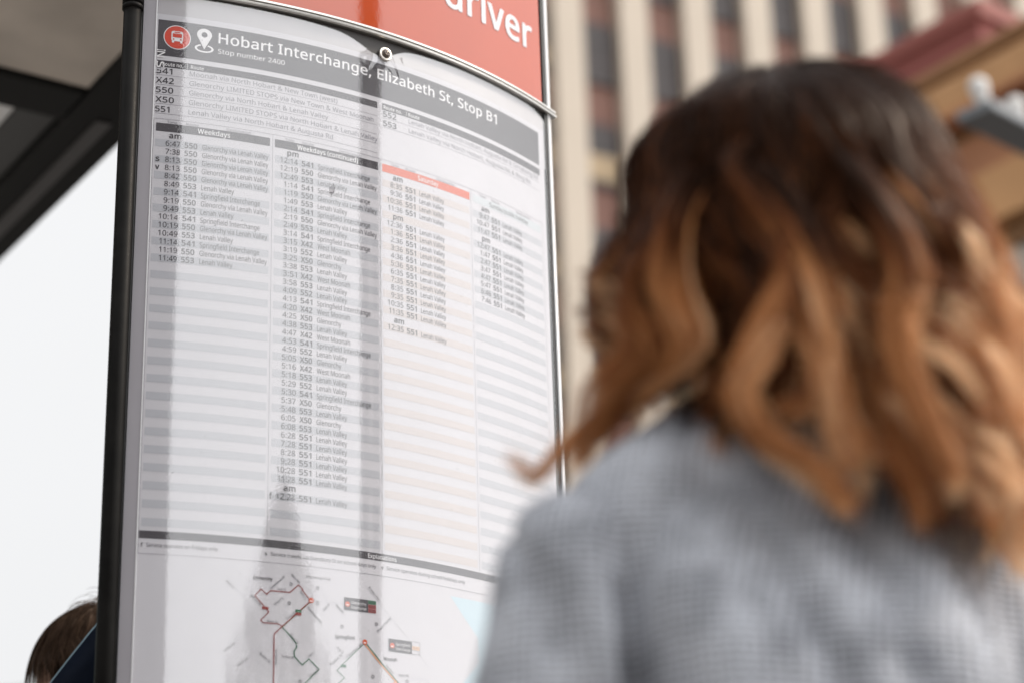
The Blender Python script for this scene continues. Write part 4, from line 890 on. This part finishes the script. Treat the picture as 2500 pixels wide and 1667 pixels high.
    ex = [([(.150, 1.320, 1.600), (.122, 1.305, 1.545), (.122, 1.302, 1.500), (.128, 1.305, 1.462), (.100, 1.320, 1.440), (.062, 1.352, 1.428), (.036, 1.372, 1.410), (.012, 1.382, 1.393), (.000, 1.375, 1.405)], 1.0, .0012, 1),
          ([(.130, 1.325, 1.590), (.108, 1.305, 1.530), (.105, 1.302, 1.490), (.112, 1.305, 1.458), (.085, 1.330, 1.440), (.055, 1.358, 1.420), (.042, 1.370, 1.398)], .60, .0055, 2),
          ([(.110, 1.345, 1.570), (.092, 1.320, 1.530), (.086, 1.312, 1.490), (.098, 1.310, 1.462), (.072, 1.335, 1.440), (.058, 1.352, 1.412)], .60, .0065, 3),
          ([(.190, 1.305, 1.590), (.190, 1.290, 1.540), (.184, 1.280, 1.490), (.158, 1.268, 1.440), (.143, 1.262, 1.405), (.160, 1.262, 1.375), (.186, 1.262, 1.352), (.205, 1.264, 1.332)], .60, .0060, 3),
          ([(.170, 1.305, 1.560), (.176, 1.290, 1.510), (.188, 1.272, 1.460), (.196, 1.264, 1.420), (.184, 1.260, 1.398), (.168, 1.262, 1.398)], .55, .0025, 1),
          ([(.176, 1.312, 1.612), (.160, 1.298, 1.585), (.176, 1.288, 1.545), (.198, 1.278, 1.500), (.206, 1.268, 1.450), (.202, 1.262, 1.400), (.210, 1.260, 1.355)], .66, .0050, 3),
          ([(.182, 1.312, 1.605), (.176, 1.296, 1.580), (.190, 1.288, 1.550), (.206, 1.280, 1.505), (.214, 1.272, 1.460)], .48, .0040, 2),
          ([(.222, 1.312, 1.610), (.236, 1.290, 1.570), (.254, 1.276, 1.530), (.262, 1.268, 1.480), (.250, 1.262, 1.440), (.258, 1.262, 1.395), (.276, 1.264, 1.350)], .64, .0060, 4)]
    for pts, tn, spd, rep in ex:
        for r_ in range(rep * 3):
            dx = rng.normal(0, .0065 if spd > .005 else .003, 3) * np.array([1, .5, .6]); sw = rng.normal(0, 1)
            P = D3(*[np.array(p_) + dx * (.6 + .4 * math.sin(i_ * .9 + sw)) + rng.normal(0, .0022, 3) for i_, p_ in enumerate(pts)]); guides.append(P)
            tones.append(np.clip(tn + .22 - .66 * np.clip((P[:, 2] - 1.47) / .12, 0, 1) + rng.normal(-.22, .16), 0, 1)); spreads.append(spd * .95)
    S_, TN = [], []
    for P, tn, spd in zip(guides, tones, spreads):
        nch = 52; T = np.gradient(P, axis=0); T /= np.linalg.norm(T, axis=1, keepdims=True)
        a = np.cross(T, [0.3, .2, 1.0]); a /= np.linalg.norm(a, axis=1, keepdims=True) + 1e-9; b_ = np.cross(T, a)
        tt = np.linspace(0, 1, MS)
        for c in range(nch):
            r_ = np.sqrt(rng.random()) * spd * (1.1 + .25 * np.sin(tt * 3.1) - .85 * tt ** 3); an = rng.random() * 6.283 + tt * rng.normal(2.2, .5)
            fly = rng.normal(0, .0012, 3)[None] * (tt ** 2)[:, None] * (10 if rng.random() < .06 else 2.6)
            S_.append(P + a * (r_ * np.cos(an))[:, None] + b_ * (r_ * np.sin(an))[:, None] * .8 + fly); TN.append(np.clip(tn + rng.normal(0, .035), 0, 1))
    # fine flyaway hairs standing off the outline
    for k_ in range(520):
        P = guides[rng.integers(0, ng - 30)]; tt = np.linspace(0, 1, MS); o_ = (P[MS // 3] - c0); o_ /= np.linalg.norm(o_)
        S_.append(P + o_[None] * (tt * rng.random() * .028)[:, None] + rng.normal(0, .003, 3)[None] * np.sin(tt * 9)[:, None]); TN.append(np.full(MS, .45))
    M_h = hair_mat('balayage_shaded_hair', [(0, (.024, .010, .006)), (.2, (.064, .025, .013)), (.45, (.25, .086, .032)), (.7, (.66, .31, .125)), (1, (1.0, .74, .48))], .36)
    hair = strands_mesh('hair', np.array(S_, 'f'), np.array(TN, 'f'), .00085, c_, M_h, wo)
    # scalp layer below the strands
    mb = MB(); mb.sphere(Vector(c0), tuple(semi + .006), 30, 22, (Vector(hl_), Vector(hf), Vector(hu)))
    cap_ = remesh(mb, 'hair_roots', mat('dark_roots', (.014, .007, .005), .9, spec=0), wo, .008, 2)
    bm = bmesh.new(); bm.from_mesh(cap_.data); iv = child_inv(cap_)
    dl_ = [v_ for v_ in bm.verts if ((v_.co - Vector(c0)).dot(Vector(hf)) > .048 and (v_.co - Vector(c0)).dot(Vector(hu)) < .055) or (v_.co - Vector(c0)).dot(Vector(hu)) < -.05]
    bmesh.ops.delete(bm, geom=dl_, context='VERTS'); bm.to_mesh(cap_.data); bm.free()
def child_inv(o): return None
woman_hair()

# --- person behind the sign --------------------------------------
M_jack = mat('navy_jacket', (.003, .007, .018), .6, spec=.12, var=(30, .2), bump=(40, .2, .003)); M_pipe = mat('pale_piping', (.20, .30, .36), .6)
pe_ = empty('person', (-.56, 3.32, 0)); tag(pe_, 'person with brown hair in a navy jacket half hidden behind the sign', 'person')
J2, f2, l2, P2_, Hd2, HA2, hc2 = make_body(pe_, (-.555, 3.30, 0), -60, (-.672, 3.225, 1.668), -75, -25, 1.72, .0)
mb = MB()
rings(mb, [(P2_(0, 0, .84), .19, .15), (P2_(0, 0, 1.0), .185, .145), (P2_(0, 0, 1.2), .19, .145), (P2_(0, -.01, 1.33), .185, .115), (P2_(0, -.015, 1.385), .13, .09), (P2_(0, -.02, 1.41), .10, .085)], f2, l2)
for q in (-1, 1):
    mb.cap(J2['s%d' % q], J2['e%d' % q], .072, .064); mb.cap(J2['e%d' % q], J2['w%d' % q], .062, .05); mb.cap(P2_(q * .05, -.01, 1.38), J2['s%d' % q], .06, .066)
remesh(mb, 'jacket', M_jack, pe_, .011, 4, lambda c: noise.noise(c * 9) * .008)
# raised collar / hood edge, a thick shell standing round the neck
def collar():
    b = MB(); prof = []
    crv = smooth_path([(-.715, 3.03, 1.545), (-.690, 3.00, 1.612), (-.665, 2.985, 1.640), (-.640, 2.975, 1.668), (-.612, 2.97, 1.700), (-.57, 3.0, 1.735), (-.53, 3.06, 1.74)], 30)
    bot = smooth_path([(-.665, 3.20, 1.44), (-.650, 3.16, 1.42), (-.615, 3.13, 1.405), (-.575, 3.12, 1.40), (-.535, 3.14, 1.40), (-.500, 3.17, 1.41), (-.475, 3.22, 1.42)], 30)
    v = []; f = []; n = 30; m_ = 9
    for s_ in (0, 1):
        for i in range(n):
            for j in range(m_):
                t_ = j / (m_ - 1); p_ = bot[i] * (1 - t_) + crv[i] * t_; bulge = .02 * math.sin(math.pi * t_); p_ = p_ + np.array([-.15, -1, 0]) * (bulge - s_ * .012)
                v.append(tuple(p_))
    for s_ in (0, 1):
        for i in range(n - 1):
            for j in range(m_ - 1):
                a = s_ * n * m_ + i * m_ + j; q = (a, a + 1, a + m_ + 1, a + m_); f.append(q if s_ else q[::-1])
    for i in range(n - 1):
        a = i * m_ + m_ - 1; b0 = a + n * m_; f.append((a, a + m_, b0 + m_, b0))
    b.add(v, f); o = b.build('hood', M_jack, pe_, True)
    MB().tube([tuple(c_ + np.array([0, .006, .001])) for c_ in crv], .0032, 8).build('hood_piping', M_pipe, o, True)
collar()
def man_hair():
    hl_, hf, hu = [np.array(a) for a in HA2]; c0 = np.array(hc2) + hu * .02 - hf * .012; MS = 14; semi = np.array([.080, .100, .097]); S_, TN = [], []
    for g in range(5200):
        for _ in range(50):
            d = rng.normal(size=3); d /= np.linalg.norm(d)
            if d[1] < (.6 if d[2] > .3 else .05) and d[2] > -.75: break
        p = c0 + hl_ * d[0] * semi[0] + hf * d[1] * semi[1] + hu * d[2] * semi[2]; nrm = hl_ * d[0] + hf * d[1] + hu * d[2]
        fl = -hu * .6 + hf * (.5 if d[2] > .4 else -.4) + hl_ * rng.normal(0, .15); dr = fl - nrm * (fl @ nrm) + nrm * .10; L_ = .055 + .03 * rng.random(); pts = []
        q = p.copy()
        for k_ in range(MS):
            pts.append(q.copy()); dr = dr / np.linalg.norm(dr); q = q + dr * L_ / MS; dr = dr + np.array([0, 0, -.22])
            rel = q - c0; a = np.array([rel @ hl_, rel @ hf, rel @ hu]); e_ = np.sqrt(((a / (semi + .004)) ** 2).sum())
            if e_ < 1: a /= e_; q = c0 + hl_ * a[0] + hf * a[1] + hu * a[2]
        S_.append(pts); TN.append(np.full(MS, np.clip(rng.normal(.3, .15), 0, 1)))
    strands_mesh('hair', np.array(S_, 'f'), np.array(TN, 'f'), .0014, c0, hair_mat('brown_hair', [(0, (.03, .018, .012)), (.5, (.10, .062, .042)), (1, (.26, .18, .13))], .45), pe_)
    mb = MB(); mb.sphere(Vector(c0), tuple(semi + .003), 30, 22, (Vector(hl_), Vector(hf), Vector(hu)))
    cap_ = mb.build('hair_roots', mat('brown_roots', (.02, .013, .010), .9, spec=0), pe_, True)
    bm = bmesh.new(); bm.from_mesh(cap_.data)
    bmesh.ops.delete(bm, geom=[v_ for v_ in bm.verts if ((v_.co - Vector(c0)).dot(Vector(hf)) > .05 and (v_.co - Vector(c0)).dot(Vector(hu)) < .05) or (v_.co - Vector(c0)).dot(Vector(hu)) < -.06], context='VERTS'); bm.to_mesh(cap_.data); bm.free()
man_hair()
